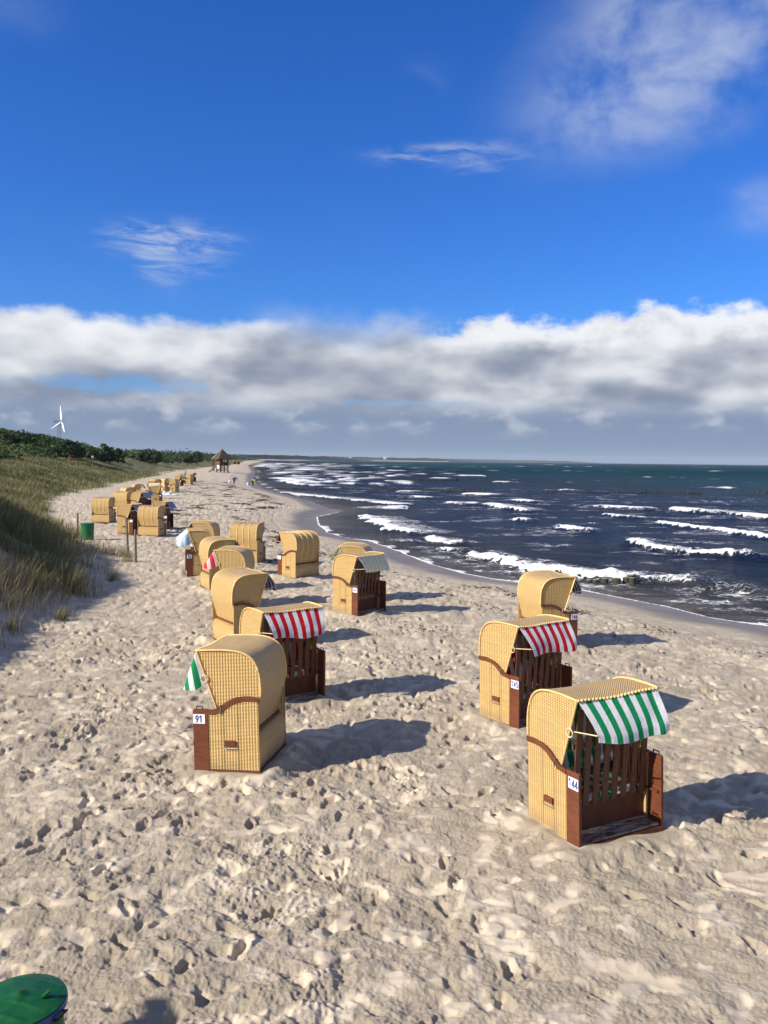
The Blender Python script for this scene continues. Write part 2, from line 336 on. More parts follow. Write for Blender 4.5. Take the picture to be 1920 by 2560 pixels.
# ---------------------------------------------------------------- the sea
BR=[ # crest line points, height, foam width, foam amount
([(4.3,41.0),(5.0,38.8),(5.7,37.0),(6.7,35.5),(7.9,34.0),(9.0,33.4),(10.3,33.0),(11.6,32.3),(12.6,31.0),(13.6,28.8),(15.5,26)],.36,1.3,[.6,1,1,1,1,1,.9,.8,.35,.12,.1]),
([(14.3,49.2),(14.4,46.3),(15.1,43.6),(16.2,42.5),(17.1,42.1),(17.9,41.8),(18.9,40.7),(22,38)],.42,.9,[.6,1,1,1,.9,.7,.15,0]),
([(20.7,64.6),(21.8,61.2),(22.9,58.3),(23.4,54.6),(24.4,51.8),(26,49)],.40,1.0,[.8,1,1,1,.9,.6]),
([(12.3,60.7),(12.9,57.5),(14.1,55.8)],.35,1.1,[1,1,.4]),([(19.3,74.4),(20.3,71.4),(21.8,69.2)],.33,1.2,[.7,1,.7]),
([(28.5,85.3),(30.0,80.2),(31.4,77.0),(32.8,71.3),(34,66)],.55,2.6,[.8,1,.9,1,1]),([(21.8,89.2),(24.2,85.9),(27.5,83.7)],.4,1.5,[.8,.8,.7]),
([(6.4,92.7),(8.3,91.3),(10.4,90.2)],.4,2.0,[1,1,.7]),([(11.1,90.3),(12.4,82.0),(14.0,77.5)],.4,1.7,[1,1,.5]),([(9.9,66.9),(11.7,65.4)],.34,1.4,[1,.7]),
([(14.8,100.1),(18.0,95.1)],.4,2.2,[1,.6]),([(28.3,141),(31.3,137)],.4,2.5,[.8,.6]),([(62.4,158),(67.4,160)],.6,4.5,[1,1]),
([(2.6,107.1),(6.2,104.5)],.35,2.6,[.8,.9]),([(11.2,119),(14.9,114)],.4,3.,[1,.8]),([(2.1,126.3),(4.9,122.9)],.35,3,[1,.8]),([(-3.8,118.5),(-2.3,118.9)],.3,2.5,[1,1]),
([(-15.0,118.4),(-10.0,108.8),(-4.1,98.0),(-.0,91.4),(1.8,88.9),(3.4,88.8)],.22,1.9,[.7,.8,.9,1,.9,.8]),
([(-1.9,69.4),(-.8,64.5),(.1,59.0),(1.1,54.8),(2.5,52.5)],.3,1.7,[.8,1,1,1,.8]),([(2.4,50.3),(3.2,47.4),(4.1,46.1)],.3,1.1,[.9,1,.8]),
([(.3,48.9),(1.7,46.9)],.16,.8,[.6,.7]),([(2.6,43.9),(3.3,43.2),(4.5,42.4)],.22,.6,[.8,.8,0]),([(.7,78.9),(2.1,84.9)],.3,2.2,[1,.8]),
([(-10.1,137.1),(-6.4,138.2)],.2,3.,[.7,.8]),([(-21.2,175),(-16.6,158.1),(-11.7,149)],.3,3.,[.8,1,.9]),([(-14.8,173),(-12.2,173.9)],.4,4.5,[1,1]),
([(-7.3,197.9),(-4.8,199)],.4,5.,[1,1]),([(-15.9,232.4),(-9.0,230.2)],.5,6.,[1,1]),([(-1.7,250.7),(5.7,246.2)],.5,6.,[1,1]),([(-3.6,289),(1.3,291)],.5,7.,[1,1]),
([(11.6,288),(15.9,296)],.5,6.5,[1,1]),([(23.9,260),(32.9,268)],.6,7.,[1,1]),([(24.3,191),(27.9,186)],.45,3.5,[.9,.9]),([(-2.2,155.3),(.4,154)],.35,2.5,[.9,.9])]
rg=np.random.default_rng(3)
for i in range(470):   # the farther whitecaps: thick near the shore, thinning out to sea
    u=rg.uniform(0,1); yy=160+900*u**1.6
    if i<250: off=rg.exponential(.06*yy)+6
    else: off=rg.uniform(.05,1.15)*yy; yy*=rg.uniform(1.,2.2)
    xx=np.interp(yy,[p[1] for p in SHORE],[p[0] for p in SHORE])+off
    L=rg.uniform(.012,.035)*yy*(1 if i<250 else .45); a=rg.normal(-.12,.15)
    if abs(xx/yy)>.6: continue
    wdt=yy*yy/(4.63*840)*(rg.uniform(.3,.9) if i<250 else rg.uniform(.15,.45)); wdt=min(wdt,18)
    BR.append(([(xx-L/2*math.cos(a),yy-L/2*math.sin(a)),(xx+L/2*math.cos(a),yy+L/2*math.sin(a))],.5,wdt,[1,.9]))
az=np.concatenate([np.arange(-40,-26,1.),np.linspace(-25.5,27,1000),np.arange(27.5,46,.5),np.arange(50,176,5)])
rr=radii(15,11300,4.63,.42,.03,.05)
X,Y=polar(az,rr); ds=sdist(X,Y,SHORE,-1)   # positive out at sea
rad_=np.hypot(X,Y); Z=np.zeros_like(X)
amp=sst(ds,.5,9)*(.35+.65*sst(ds,8,60))
step_=rad_*rad_/(4.63*840)*.42
rgw=np.random.default_rng(8)
for i in range(46):
    lam=.8*1.13**(i%23)*rgw.uniform(.9,1.1)+.2; th=rgw.normal(-2.05,.55 if lam<6 else .28); k=2*np.pi/lam
    A=.0085*lam**.78
    fade=1-sst(step_/lam,.22,.5)
    if fade.max()<=0: continue
    ph=k*(X*math.cos(th)+Y*math.sin(th))+rgw.uniform(0,6.28)+.9*perlin(X/(lam*3.5),Y/(lam*3.5),100+i)
    Z+=A*fade*(1-2*np.abs(np.sin(ph/2))**1.3)*amp*.8
Z+=.16*sst(ds,10,30)*(1-sst(step_,.8,3.))*fbm(X/9+Y*.02,Y/3.6,3,150)
foam=np.zeros_like(X); trail=np.zeros_like(X)
for pts,hh,fw,am in BR:
    fw=fw*.86
    P_=np.array(pts); R0=fw*2.5+2.5
    sel=(X>P_[:,0].min()-R0)&(X<P_[:,0].max()+R0)&(Y>P_[:,1].min()-R0*1.3)&(Y<P_[:,1].max()+R0*2.2)
    if not sel.any(): continue
    px,py=X[sel],Y[sel]; best=np.full(px.shape,1e9,dtype=np.float32); nn=np.zeros_like(px); aa=np.zeros_like(px); ends=np.zeros_like(px); acc=0
    tot=np.hypot(*np.diff(P_,axis=0).T).sum()
    for j in range(len(P_)-1):
        ax,ay=P_[j]; bx,by=P_[j+1]; vx,vy=bx-ax,by-ay; L=math.hypot(vx,vy)
        t0=((px-ax)*vx+(py-ay)*vy)/(L*L); t=np.clip(t0,0,1); dx=px-ax-t*vx; dy=py-ay-t*vy; d=np.hypot(dx,dy)
        nrm=(-vy/L,vx/L)
        s=np.sign(dx*nrm[0]+dy*nrm[1]); q=d<best
        best[q]=d[q]; nn[q]=(d*s)[q]; aa[q]=(am[j]*(1-t)+am[j+1]*t)[q]; ends[q]=(acc+t0*L)[q]; acc+=L
    ef=sst(ends,-.35*fw,.5*fw+.25)*(1-sst(ends,tot-.5*fw-.25,tot+.35*fw))
    wob=.42*fw*fbm(px/(fw*1.3),py/(fw*1.3),4,120)
    n=nn+wob
    prof=np.where(n<0,np.exp(-(n/(.30*fw+.12))**2),np.exp(-(n/(1.3*fw+.5))**2))*ef
    cr=hh*prof*(.75+.5*perlin(px/.8,py/.8,121)*sst(20/np.maximum(rad_[sel],1),.2,.5))
    n2=n+.22*fw*perlin(px/.35,py/.35,122)*(rad_[sel]<90); fm=aa*(.62+.38*sst(perlin(px/(fw*1.9),py/(fw*1.9),124),-.35,.0))*ef*sst(n2,-.5*fw,-.25*fw)*(1-sst(n2,.15*fw,.95*fw))
    tr=.85*aa*ef*sst(n,-.6*fw,.3*fw)*(1-sst(n,.8*fw,3.0*fw+1))
    Z[sel]=np.maximum(Z[sel],Z[sel]*.4+cr); foam[sel]=np.maximum(foam[sel],fm); trail[sel]=np.maximum(trail[sel],tr)
# foam texture on the near break, lumpy crest of the white water
nz=perlin(X/.22,Y/.22,130)*.05+perlin(X/.5,Y/.5,131)*.05
Z+=np.where(rad_<70,nz*foam,0)
# swash along the sand
sw=perlin(X/1.7,Y/1.7,140)
edge=np.exp(-((ds-.02-.15*sw)/.10)**2)*.9*(rad_<75)+np.exp(-((ds-.25-.3*sw)/(.35))**2)*.6*sst(sw,-.3,.4)*(rad_<60)
band=sst(ds,.2,1.2)*(1-sst(ds,4.6,6.5))*(.42+.3*perlin(X/2.2,Y/1.2,141))*(rad_<58)*(Y>15)*(1-sst(Y,44,50))
far_sw=np.exp(-((ds-1.2-.8*perlin(X/6,Y/6,143))/.9)**2)*sst(Y,85,110)*(1-sst(Y,400,600))*.5*sst(perlin(X/9,Y/9,145),-.3,.3)
trail=np.maximum(trail,np.clip(band,0,1)); trail=np.maximum(trail,.46*sst(ds,5,9)*(1-sst(ds,45,90))*sst(fbm(X/6.5,Y/3.2,2,144),-.25,.45)*(rad_<150))
foam=np.maximum(foam,np.clip(edge+far_sw,0,1))
Z=SEA+Z
V=np.stack([X,Y,Z],-1).reshape(-1,3); Q=quads(len(rr),len(az)); keep=(ds.ravel()[Q]>-6).any(1)
wm=mesh_from_np('sea',V,Q[keep],dict(foam=foam,trail=trail,off=ds,far=np.minimum(rad_/1000,5)))
print('sea',len(V))
m,N,b=mat('sea_water',(.02,.06,.08),.12,.5)
geo=N.n('ShaderNodeNewGeometry').outputs['Position']
off=N.attr('off').outputs['Fac']; fo=N.attr('foam').outputs['Fac']; tr=N.attr('trail').outputs['Fac']; far=N.attr('far').outputs['Fac']
sx,sy,sz=N.sep(geo)
cshal=N.mix(N.step(off,0.,3.),(.150,.130,.105),(.060,.060,.055))
c=N.mix(N.step(off,2.,11.),cshal,(.010,.023,.056))
c=N.mix(N.step(off,35.,130.),c,(.004,.046,.062))
pt=N.step(N.noise(N.xyz(N.mul(sx,.4),sy,0.),.035,5.,.55),.42,.62,0,.6)
c=N.mix(pt,c,N.mix(N.step(off,35.,130.),(.008,.013,.028),(.003,.030,.044)))
g1=N.noise(geo,1.6,6.,.62,.4); g2=N.noise(geo,7.,5.,.6,.6)
nm=N.bump(N.add(g1,N.mul(g2,.4)),1.,.32)
far1=N.bump(N.noise(N.xyz(N.mul(sx,.35),sy,0.),.09,7.,.66),1.0,4.0,nm)
df=N.n('ShaderNodeBsdfDiffuse'); N.put(df.inputs[0],c); N.put(df.inputs['Normal'],far1)
gs=N.n('ShaderNodeBsdfGlossy'); N.put(gs.inputs['Roughness'],N.step(far,.05,1.,.12,.38)); N.put(gs.inputs['Normal'],far1)
fr=N.n('ShaderNodeFresnel'); fr.inputs[0].default_value=1.33; N.put(fr.inputs['Normal'],far1)
ws=N.n('ShaderNodeMixShader'); fac=N.mul(N.m('MINIMUM',fr.outputs[0],N.step(off,2.,14.,.50,.46)),N.step(far,.05,.45,1.,.20)); N.put(ws.inputs[0],fac)
N.nt.links.new(df.outputs[0],ws.inputs[1]); N.nt.links.new(gs.outputs[0],ws.inputs[2])
fn=N.add(N.mul(N.noise(geo,2.6,7.,.7,.8),.55),N.mul(N.noise(geo,9.,5.,.7,.5),.45)); fn2=N.noise(geo,.9,6.,.65,.5)
solid=N.step(N.add(fo,N.mul(N.sub(fn,.5),2.6)),.42,.62)
vor=N.n('ShaderNodeTexVoronoi',feature='DISTANCE_TO_EDGE'); N.put(vor.inputs['Vector'],N.add(0,0) if False else geo); vor.inputs['Scale'].default_value=2.6
wv=N.n('ShaderNodeVectorMath',operation='ADD'); N.put(wv.inputs[0],geo)
nc=N.n('ShaderNodeTexNoise'); N.put(nc.inputs['Vector'],geo); nc.inputs['Scale'].default_value=1.6; nc.inputs['Detail'].default_value=4
vs=N.n('ShaderNodeVectorMath',operation='SCALE'); N.put(vs.inputs[0],nc.outputs['Color']); vs.inputs['Scale'].default_value=.9; N.put(wv.inputs[1],vs.outputs[0])
mp=N.n('ShaderNodeMapping'); mp.inputs['Scale'].default_value=(.75,1.5,1); N.put(mp.inputs[0],wv.outputs[0]); N.put(vor.inputs['Vector'],mp.outputs[0])
lace=N.sub(1.,N.step(vor.outputs['Distance'],.0,.16))
lacef=N.step(N.mul(N.mul(tr,N.add(N.mul(lace,.75),N.mul(fn,.5))),N.step(fn2,.34,.66,.35,1.3)),.22,.62,0,.92)
ff=N.m('MAXIMUM',solid,lacef)
fb=N.n('ShaderNodeBsdfPrincipled'); fb.inputs['Base Color'].default_value=(.80,.81,.81,1); fb.inputs['Roughness'].default_value=.85
N.put(fb.inputs['Normal'],N.bump(fn,.7,.12))
mx=N.n('ShaderNodeMixShader'); N.put(mx.inputs[0],ff); N.nt.links.new(ws.outputs[0],mx.inputs[1]); N.nt.links.new(fb.outputs[0],mx.inputs[2])
N.nt.links.new(mx.outputs[0],N.nt.nodes['Material Output'].inputs[0])
link('sea_water',wm,m,kind='structure')
# ---------------------------------------------------------------- mesh builder for solid things
class MB:
    def __init__(s): s.v=[]; s.f=[]; s.uv=[]
    def poly(s,pts,uvs=None):
        i=len(s.v); s.v+= [tuple(p) for p in pts]; s.f.append(tuple(range(i,i+len(pts)))); s.uv.append(uvs or [(p[0]+p[1],p[2]) for p in pts])
    def prism(s,pts2,x0,x1):
        """outline in (y,z), extruded along x from x0 to x1; uv in metres"""
        n=len(pts2); A=[(x0,y,z) for y,z in pts2]; B=[(x1,y,z) for y,z in pts2]
        s.poly(A if x0>x1 else A[::-1],[(y,z) for y,z in (pts2 if x0>x1 else pts2[::-1])])
        s.poly(B[::-1] if x0>x1 else B,[(y,z) for y,z in (pts2[::-1] if x0>x1 else pts2)])
        for i in range(n):
            j=(i+1)%n; L=math.dist(pts2[i],pts2[j]); q=[A[i],A[j],B[j],B[i]]
            s.poly(q,[(0,0),(L,0),(L,abs(x1-x0)),(0,abs(x1-x0))])
    def box(s,c,d,M=None,bev=0.):
        x,y,z=[k/2 for k in d]; P=[Vector((sx*x,sy*y,sz*z)) for sx in (-1,1) for sy in (-1,1) for sz in (-1,1)]
        if M is not None: P=[M@p for p in P]
        P=[p+Vector(c) for p in P]
        for f,a,b_ in (((0,1,3,2),1,2),((4,6,7,5),1,2),((0,4,5,1),0,2),((2,3,7,6),0,2),((0,2,6,4),0,1),((1,5,7,3),0,1)):
            s.poly([P[i] for i in f],[((P[i]-P[f[0]]).length if k else 0,0) for k,i in enumerate(f)])
            dd=[(P[i][a],P[i][b_]) for i in f]; s.uv[-1]=dd
    def tube(s,path,r,n=8,cap=True,r1=None):
        path=[Vector(p) for p in path]; rings=[]; m=len(path); up=Vector((0,0,1))
        for i,p in enumerate(path):
            t=(path[min(i+1,m-1)]-path[max(i-1,0)]).normalized()
            a=t.cross(up if abs(t.dot(up))<.95 else Vector((1,0,0))).normalized(); b_=t.cross(a)
            rad=r if r1 is None else r+(r1-r)*i/(m-1)
            rings.append([p+(a*math.cos(k*2*math.pi/n)+b_*math.sin(k*2*math.pi/n))*rad for k in range(n)])
        base=len(s.v)
        for rg_ in rings: s.v+=[tuple(p) for p in rg_]
        for i in range(m-1):
            for k in range(n):
                q=(base+i*n+k,base+i*n+(k+1)%n,base+(i+1)*n+(k+1)%n,base+(i+1)*n+k); s.f.append(q); s.uv.append([(k/n,i*.03),((k+1)/n,i*.03),((k+1)/n,(i+1)*.03),(k/n,(i+1)*.03)])
        if cap:
            s.f.append(tuple(base+k for k in range(n))[::-1]); s.uv.append([(0,0)]*n); s.f.append(tuple(base+(m-1)*n+k for k in range(n))); s.uv.append([(0,0)]*n)
    def ell(s,c,rx,ry,rz,M=None,nu=8,nv=5):
        base=len(s.v)
        for j in range(nv+1):
            ph=math.pi*j/nv
            for i in range(nu):
                th=2*math.pi*i/nu; p=Vector((rx*math.sin(ph)*math.cos(th),ry*math.sin(ph)*math.sin(th),rz*math.cos(ph)))
                if M is not None: p=M@p
                s.v.append(tuple(p+Vector(c)))
        for j in range(nv):
            for i in range(nu):
                s.f.append((base+j*nu+i,base+(j+1)*nu+i,base+(j+1)*nu+(i+1)%nu,base+j*nu+(i+1)%nu)); s.uv.append([(0,0)]*4)
    def grid(s,fn,nu,nv,uvf):
        """fn(i/nu,j/nv)->point"""
        base=len(s.v)
        for j in range(nv+1):
            for i in range(nu+1): s.v.append(tuple(fn(i/nu,j/nv)))
        w_=nu+1
        for j in range(nv):
            for i in range(nu):
                s.f.append((base+j*w_+i,base+j*w_+i+1,base+(j+1)*w_+i+1,base+(j+1)*w_+i))
                s.uv.append([uvf(i/nu,j/nv),uvf((i+1)/nu,j/nv),uvf((i+1)/nu,(j+1)/nv),uvf(i/nu,(j+1)/nv)])
    def shell(s,fn,nu,nv,uvf,nrm,th):
        """two skins th apart, closed at the rim"""
        s.grid(fn,nu,nv,uvf); g=lambda a,b_: Vector(fn(a,b_))+Vector(nrm(a,b_))*th
        b0=len(s.v); s.grid(g,nu,nv,uvf); w_=nu+1; n=(nu+1)*(nv+1); a0=b0-n
        for k in range(len(s.f)-nu*nv,len(s.f)): s.f[k]=s.f[k][::-1]; s.uv[k]=s.uv[k][::-1]
        rim=[(i,0) for i in range(nu)]+[(nu,j) for j in range(nv)]+[(i,nv) for i in range(nu,0,-1)]+[(0,j) for j in range(nv,0,-1)]
        for k in range(len(rim)):
            i,j=rim[k]; i2,j2=rim[(k+1)%len(rim)]
            s.f.append((a0+j*w_+i,b0+j*w_+i,b0+j2*w_+i2,a0+j2*w_+i2)); s.uv.append([(0,0)]*4)
    def mesh(s,name,smooth=None):
        me=bpy.data.meshes.new(name); me.from_pydata(s.v,[],s.f)
        ul=me.uv_layers.new(name='UVMap'); flat=[c for u in s.uv for p in u for c in p]
        ul.data.foreach_set('uv',flat)
        if smooth is not None:
            b=bmesh.new(); b.from_mesh(me); bmesh.ops.remove_doubles(b,verts=b.verts,dist=1e-5); bmesh.ops.recalc_face_normals(b,faces=b.faces)
            for e in b.edges:
                e.smooth = len(e.link_faces)==2 and e.calc_face_angle(0)<R(smooth)
            for f in b.faces: f.smooth=True
            b.to_mesh(me); b.free()
        else:
            b=bmesh.new(); b.from_mesh(me); bmesh.ops.recalc_face_normals(b,faces=b.faces); b.to_mesh(me); b.free()
        me.update(); return me
    def build(s,name,mt,parent=None,smooth=None,**p): return link(name,s.mesh(name,smooth),mt,parent,**p)
def empty(name,loc,rz=0,**p):
    o=bpy.data.objects.new(name,None); scene.collection.objects.link(o); o.location=loc; o.rotation_euler=(0,0,rz); o.empty_display_size=.2
    for k,v in p.items():
        if v is not None: o[k]=v
    return o
# ---------------------------------------------------------------- wicker and cloth
def wicker(name,base,sx=.034,sz=.0135,cols=False,hole=True,bands=()):
    m,N,b=mat(name,base,.42,.45)
    uv=N.n('ShaderNodeUVMap').outputs[0]; u,v,_=N.sep(uv)
    row=N.m('FLOOR',N.m('DIVIDE',v,sz)); a=N.sub(N.m('FRACT',N.m('DIVIDE',v,sz)),.5)
    par=N.mul(N.m('MODULO',row,2.),0. if cols else .5)
    ph=N.mul(N.add(N.m('DIVIDE',u,sx),par),6.2832); cs=N.m('COSINE',ph)
    rnd=N.sub(1.,N.mul(N.mul(a,a),4.)); h=N.mul(rnd,N.add(.60,N.mul(cs,.40)))
    for c0 in bands: h=N.sub(h,N.mul(N.step(N.m('ABSOLUTE',N.sub(u,c0)),.030,.018),.18))
    gp_=N.step(h,.06,.46)
    hol=N.mul(N.m('GREATER_THAN',N.m('ABSOLUTE',a),.26),N.m('LESS_THAN',N.m('COSINE',N.mul(ph,1.0)),-.50))
    wn=N.n('ShaderNodeTexWhiteNoise',noise_dimensions='2D'); N.put(wn.inputs['Vector'],N.xyz(row,N.m('FLOOR',N.m('DIVIDE',u,.27)),0.))
    oi=N.n('ShaderNodeObjectInfo').outputs['Random']
    big=N.noise(N.n('ShaderNodeTexCoord').outputs['Object'],5.,4.,.6)
    c=N.mix(wn.outputs['Value'],tuple(k*.88 for k in base),tuple(min(k*1.10,1) for k in base))
    c=N.mix(N.mul(oi,.45),c,tuple(k*q for k,q in zip(base,(.86,.82,.80))))
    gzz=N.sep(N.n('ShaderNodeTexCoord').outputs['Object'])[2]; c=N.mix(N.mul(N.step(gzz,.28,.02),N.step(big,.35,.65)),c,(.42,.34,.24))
    c=N.mix(N.step(big,.35,.7,0,.35),c,tuple(k*q for k,q in zip(base,(.80,.74,.66))))
    c=N.mix(N.sub(1.,gp_),c,tuple(k*.34 for k in base))  # gaps between the strands darkened in the colour, standing in for shade
    N.put(b.inputs['Base Color'],c)
    N.put(b.inputs['Normal'],N.bump(h,1.,.010))
    if hole: N.put(b.inputs['Alpha'],N.sub(1.,hol))
    return m
WB=(.86,.59,.235)
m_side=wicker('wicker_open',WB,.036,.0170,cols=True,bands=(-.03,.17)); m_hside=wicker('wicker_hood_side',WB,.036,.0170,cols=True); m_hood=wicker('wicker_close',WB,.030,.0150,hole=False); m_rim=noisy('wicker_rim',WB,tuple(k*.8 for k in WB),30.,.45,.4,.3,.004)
m_board=noisy('brown_wood',(.115,.036,.017),(.155,.052,.025),6.,.42,.4,.25,.004,(1,1,6))
m_slat=noisy('slat_wood',(.085,.034,.018),(.125,.052,.028),6.,.5,.35,.2,.003,(6,6,1))
m_inner=noisy('inner_wood',(.10,.035,.018),(.14,.05,.026),5.,.55,.3)
m_metal,_n,_b=mat('grey_metal',(.25,.24,.23),.5,.4,.8)
m_dark,_n,_b=mat('black_metal',(.03,.03,.032),.4,.5,.6)
m_plate,_n,_b=mat('plate_white',(.80,.80,.80),.35,.5)
m_blue,_n,_b=mat('numeral_blue',(.025,.075,.27),.4,.5)
m_cane=noisy('pale_cane',(.72,.60,.38),(.62,.48,.28),20.,.5,.3)
m_dusty=noisy('sandy_board',(.13,.06,.035),(.48,.41,.32),7.,.85,.2,0,.01,(1,5,1))
def cloth(name,c1,c2,w=.083,trans=.16,thin=None):
    m,N,b=mat(name,c1,.85,.15)
    uv=N.n('ShaderNodeUVMap').outputs[0]; u,v,_=N.sep(uv)
    t=N.m('FRACT',N.m('DIVIDE',N.add(u,.5415),w*2))
    s_=N.m('LESS_THAN',t,.5)
    c=N.mix(s_,c1,c2)
    to=N.n('ShaderNodeTexCoord').outputs['Object']; wv=N.add(N.mul(N.noise(to,90.,2.,.5),.2),N.noise(to,7.,4.,.5,.8))
    N.put(b.inputs['Base Color'],c); N.put(b.inputs['Normal'],N.bump(wv,.55,.02))
    if trans:
        tr_=N.n('ShaderNodeBsdfTranslucent'); N.put(tr_.inputs[0],c); mx=N.n('ShaderNodeMixShader'); mx.inputs[0].default_value=trans
        N.nt.links.new(b.outputs[0],mx.inputs[1]); N.nt.links.new(tr_.outputs[0],mx.inputs[2]); N.nt.links.new(mx.outputs[0],N.nt.nodes['Material Output'].inputs[0])
    return m
WH=(.78,.79,.80)
COL={'green':((.010,.26,.095),WH),'red':((.62,.016,.022),WH),'blue':((.022,.085,.27),WH),'yellow':((.74,.70,.28),(.74,.76,.74)),'light blue':((.35,.58,.80),(.72,.78,.84)),
'pink':((.62,.05,.07),(.82,.60,.60)),'navy':((.03,.05,.20),(.50,.55,.68)),'purple':((.16,.03,.10),(.60,.62,.74)),'teal':((.02,.20,.17),(.45,.60,.68)),'cream':((.72,.64,.46),(.76,.70,.54)),'dark red':((.30,.03,.03),(.45,.28,.25))}
CL={k:(cloth('striped_'+k.replace(' ','_'),*v,w=.0833),cloth('cushion_'+k.replace(' ','_'),*v,w=.0833,trans=0)) for k,v in COL.items()}
# ---------------------------------------------------------------- the roofed wicker beach chair
def spline(pts,n):
    out=[]; P=[pts[0]]+list(pts)+[pts[-1]]
    for i in range(1,len(P)-2):
        for k in range(n):
            t=k/n; a,b_,c,d=P[i-1],P[i],P[i+1],P[i+2]
            out.append(tuple(.5*((2*b_[q])+(-a[q]+c[q])*t+(2*a[q]-5*b_[q]+4*c[q]-d[q])*t*t+(-a[q]+3*b_[q]-3*c[q]+d[q])*t**3) for q in range(2)))
    out.append(tuple(pts[-1])); return out
HP=spline([(-.36,1.515),(-.12,1.525),(.12,1.515),(.28,1.47),(.38,1.38),(.43,1.24),(.445,1.08),(.435,.93),(.395,.78),(.355,.64),(.325,.53)],4)
ARC=spline([(-.22,.775),(-.12,.785),(-.03,.835),(.08,.905),(.20,.94),(.32,.945),(.425,.935)],3)
NP=len(HP)-1
arcl=[0]
for p,q in zip(HP[:-1],HP[1:]): arcl.append(arcl[-1]+math.dist(p,q))
def hp(t):
    k=min(int(t*NP),NP-1); f=t*NP-k; return (HP[k][0]*(1-f)+HP[k+1][0]*f,HP[k][1]*(1-f)+HP[k+1][1]*f)
def hn(t):
    a=hp(max(0,t-.02)); b_=hp(min(1,t+.02)); d=Vector((0,b_[0]-a[0],b_[1]-a[1])).normalized(); return Vector((0,-d.z,d.y))*-1
def beach_chair(color,gate,ribs,aw_seed,aw_out=.25,numeral=None,droop=0.):
    rs=random.Random(aw_seed)
    root=empty('beach_chair',(0,0,0))
    aw_m,cu_m=CL[color]
    # skid frame
    mb=MB(); 
    for sx in (-1,1): mb.box((sx*.525,0,.032),(.058,.848,.064))
    mb.box((0,-.400,.034),(.99,.040,.060)); mb.box((0,.400,.034),(.99,.040,.060)); mb.build('base_frame',m_board,root)
    for sx in (-1,1):
        mb=MB(); o=[(.418,.066),(.418,.932)]+[(y,z-.004) for y,z in ARC[::-1]][1:-1]+[(-.218,.77),(-.218,.066)]
        mb.prism(o,sx*.532,sx*.553); sp=mb.build('side_panel',m_side,root)
        mb=MB(); mb.box((sx*.5645,.055,.395),(.022,.135,.062)); ha=mb.build('side_handle',m_board,root)
        mb=MB(); mb.tube([(sx*.566,-.02,.37),(sx*.575,-.02,.335),(sx*.575,.13,.335),(sx*.566,.13,.37)],.006,6); mb.build('handle_loop',m_metal,ha,smooth=40)
        mb=MB(); r_=.02; o=[(-.415,.005),(-.415,.79)]+[(-.40,.803)]+[(-.222,.803),(-.222,.005)]
        mb.prism(o,sx*.530,sx*.5595); fb_=mb.build('front_board',m_board,root)
        mb=MB(); mb.tube([(sx*.545,-.37,.80),(sx*.545,-.37,.835),(sx*.545,-.29,.835),(sx*.545,-.29,.80)],.008,6); mb.build('board_handle',m_dark,fb_,smooth=40)
        # number plate
        mb=MB(); mb.box((sx*.5625,-.335,.685),(.005,.150,.115)); pl=mb.build('number_plate',m_plate,fb_)
        if numeral: text_on(numeral,fb_,sx)
        # trim over the side
        mb=MB(); n=len(ARC)
        def trim(u,v,sx=sx,n=n):
            k=min(int(v*(n-1)),n-2); f=v*(n-1)-k; y=ARC[k][0]*(1-f)+ARC[k+1][0]*f; z=ARC[k][1]*(1-f)+ARC[k+1][1]*f
            j0=ARC[max(k-1,0)]; j1=ARC[min(k+2,n-1)]; d=Vector((j1[0]-j0[0],j1[1]-j0[1])).normalized(); nx=Vector((-d.y,d.x))
            q=(Vector((y,z))+nx*(-.028+.056*u)); return (sx*.556,q.x,q.y)
        mb.shell(trim,1,18,lambda a,b_:(a*.05,b_*.7),lambda a,b_,sx=sx:(sx,0,0),.012); 
        mb.build('armrest_trim',m_board,root,smooth=50)
        mb=MB(); mb.prism([(-.218,.385),(.30,.385),(.33,.86),(.10,.84),(-.05,.76),(-.218,.74)],sx*.498,sx*.503); mb.build('inner_panel',m_inner,root)
        mb=MB(); mb.box((sx*.515,-.30,.42),(.028,.17,.018)); mb.build('side_shelf',m_inner,root)
    # lower back
    bp=spline([(.395,.066),(.412,.20),(.414,.36),(.405,.43),(.375,.475),(.33,.49),(.29,.47)],3)
    def bf(u,v):
        k=min(int(v*(len(bp)-1)),len(bp)-2); f=v*(len(bp)-1)-k; return ((u*2-1)*.531,bp[k][0]*(1-f)+bp[k+1][0]*f+.012*math.cos((u-.5)*math.pi)*math.sin(v*3.1),bp[k][1]*(1-f)+bp[k+1][1]*f)
    mb=MB(); mb.shell(bf,8,15,lambda a,b_:(a*1.06,b_*.55),lambda a,b_:(0,-.8,-.2),.018); mb.build('lower_back',m_hood,root,smooth=40)
    # seat box, cushion, footrest
    mb=MB(); mb.box((0,-.135,.225),(1.055,.022,.31)); mb.box((0,.10,.372),(1.05,.44,.018)); mb.build('seat_box',m_inner,root)
    mb=MB()
    def cf(u,v): 
        e=min(u,1-u,v,1-v); return ((u*2-1)*.515,-.155+v*.46,.386+.075*min(1,(e/.06))**.5)
    mb.shell(cf,16,10,lambda a,b_:(a*1.0,b_*.4),lambda a,b_:(0,0,-1),.003); mb.build('seat_cushion',cu_m,root,smooth=60)
    mb=MB()
    for k in range(4): mb.box((0,-.360+.062*k,.075+.004*(k%2)),(1.05,.050,.016))
    mb.build('footrest',m_dusty,root)
    # hood
    sag=lambda u,v:-.016*math.sin(math.pi*u)*math.exp(-((v-.12)/.2)**2)+.006*math.sin(u*9+aw_seed)*math.exp(-(v/.3)**2)
    def hf(u,v): y,z=hp(v); return ((u*2-1)*.528,y,z+sag(u,v))
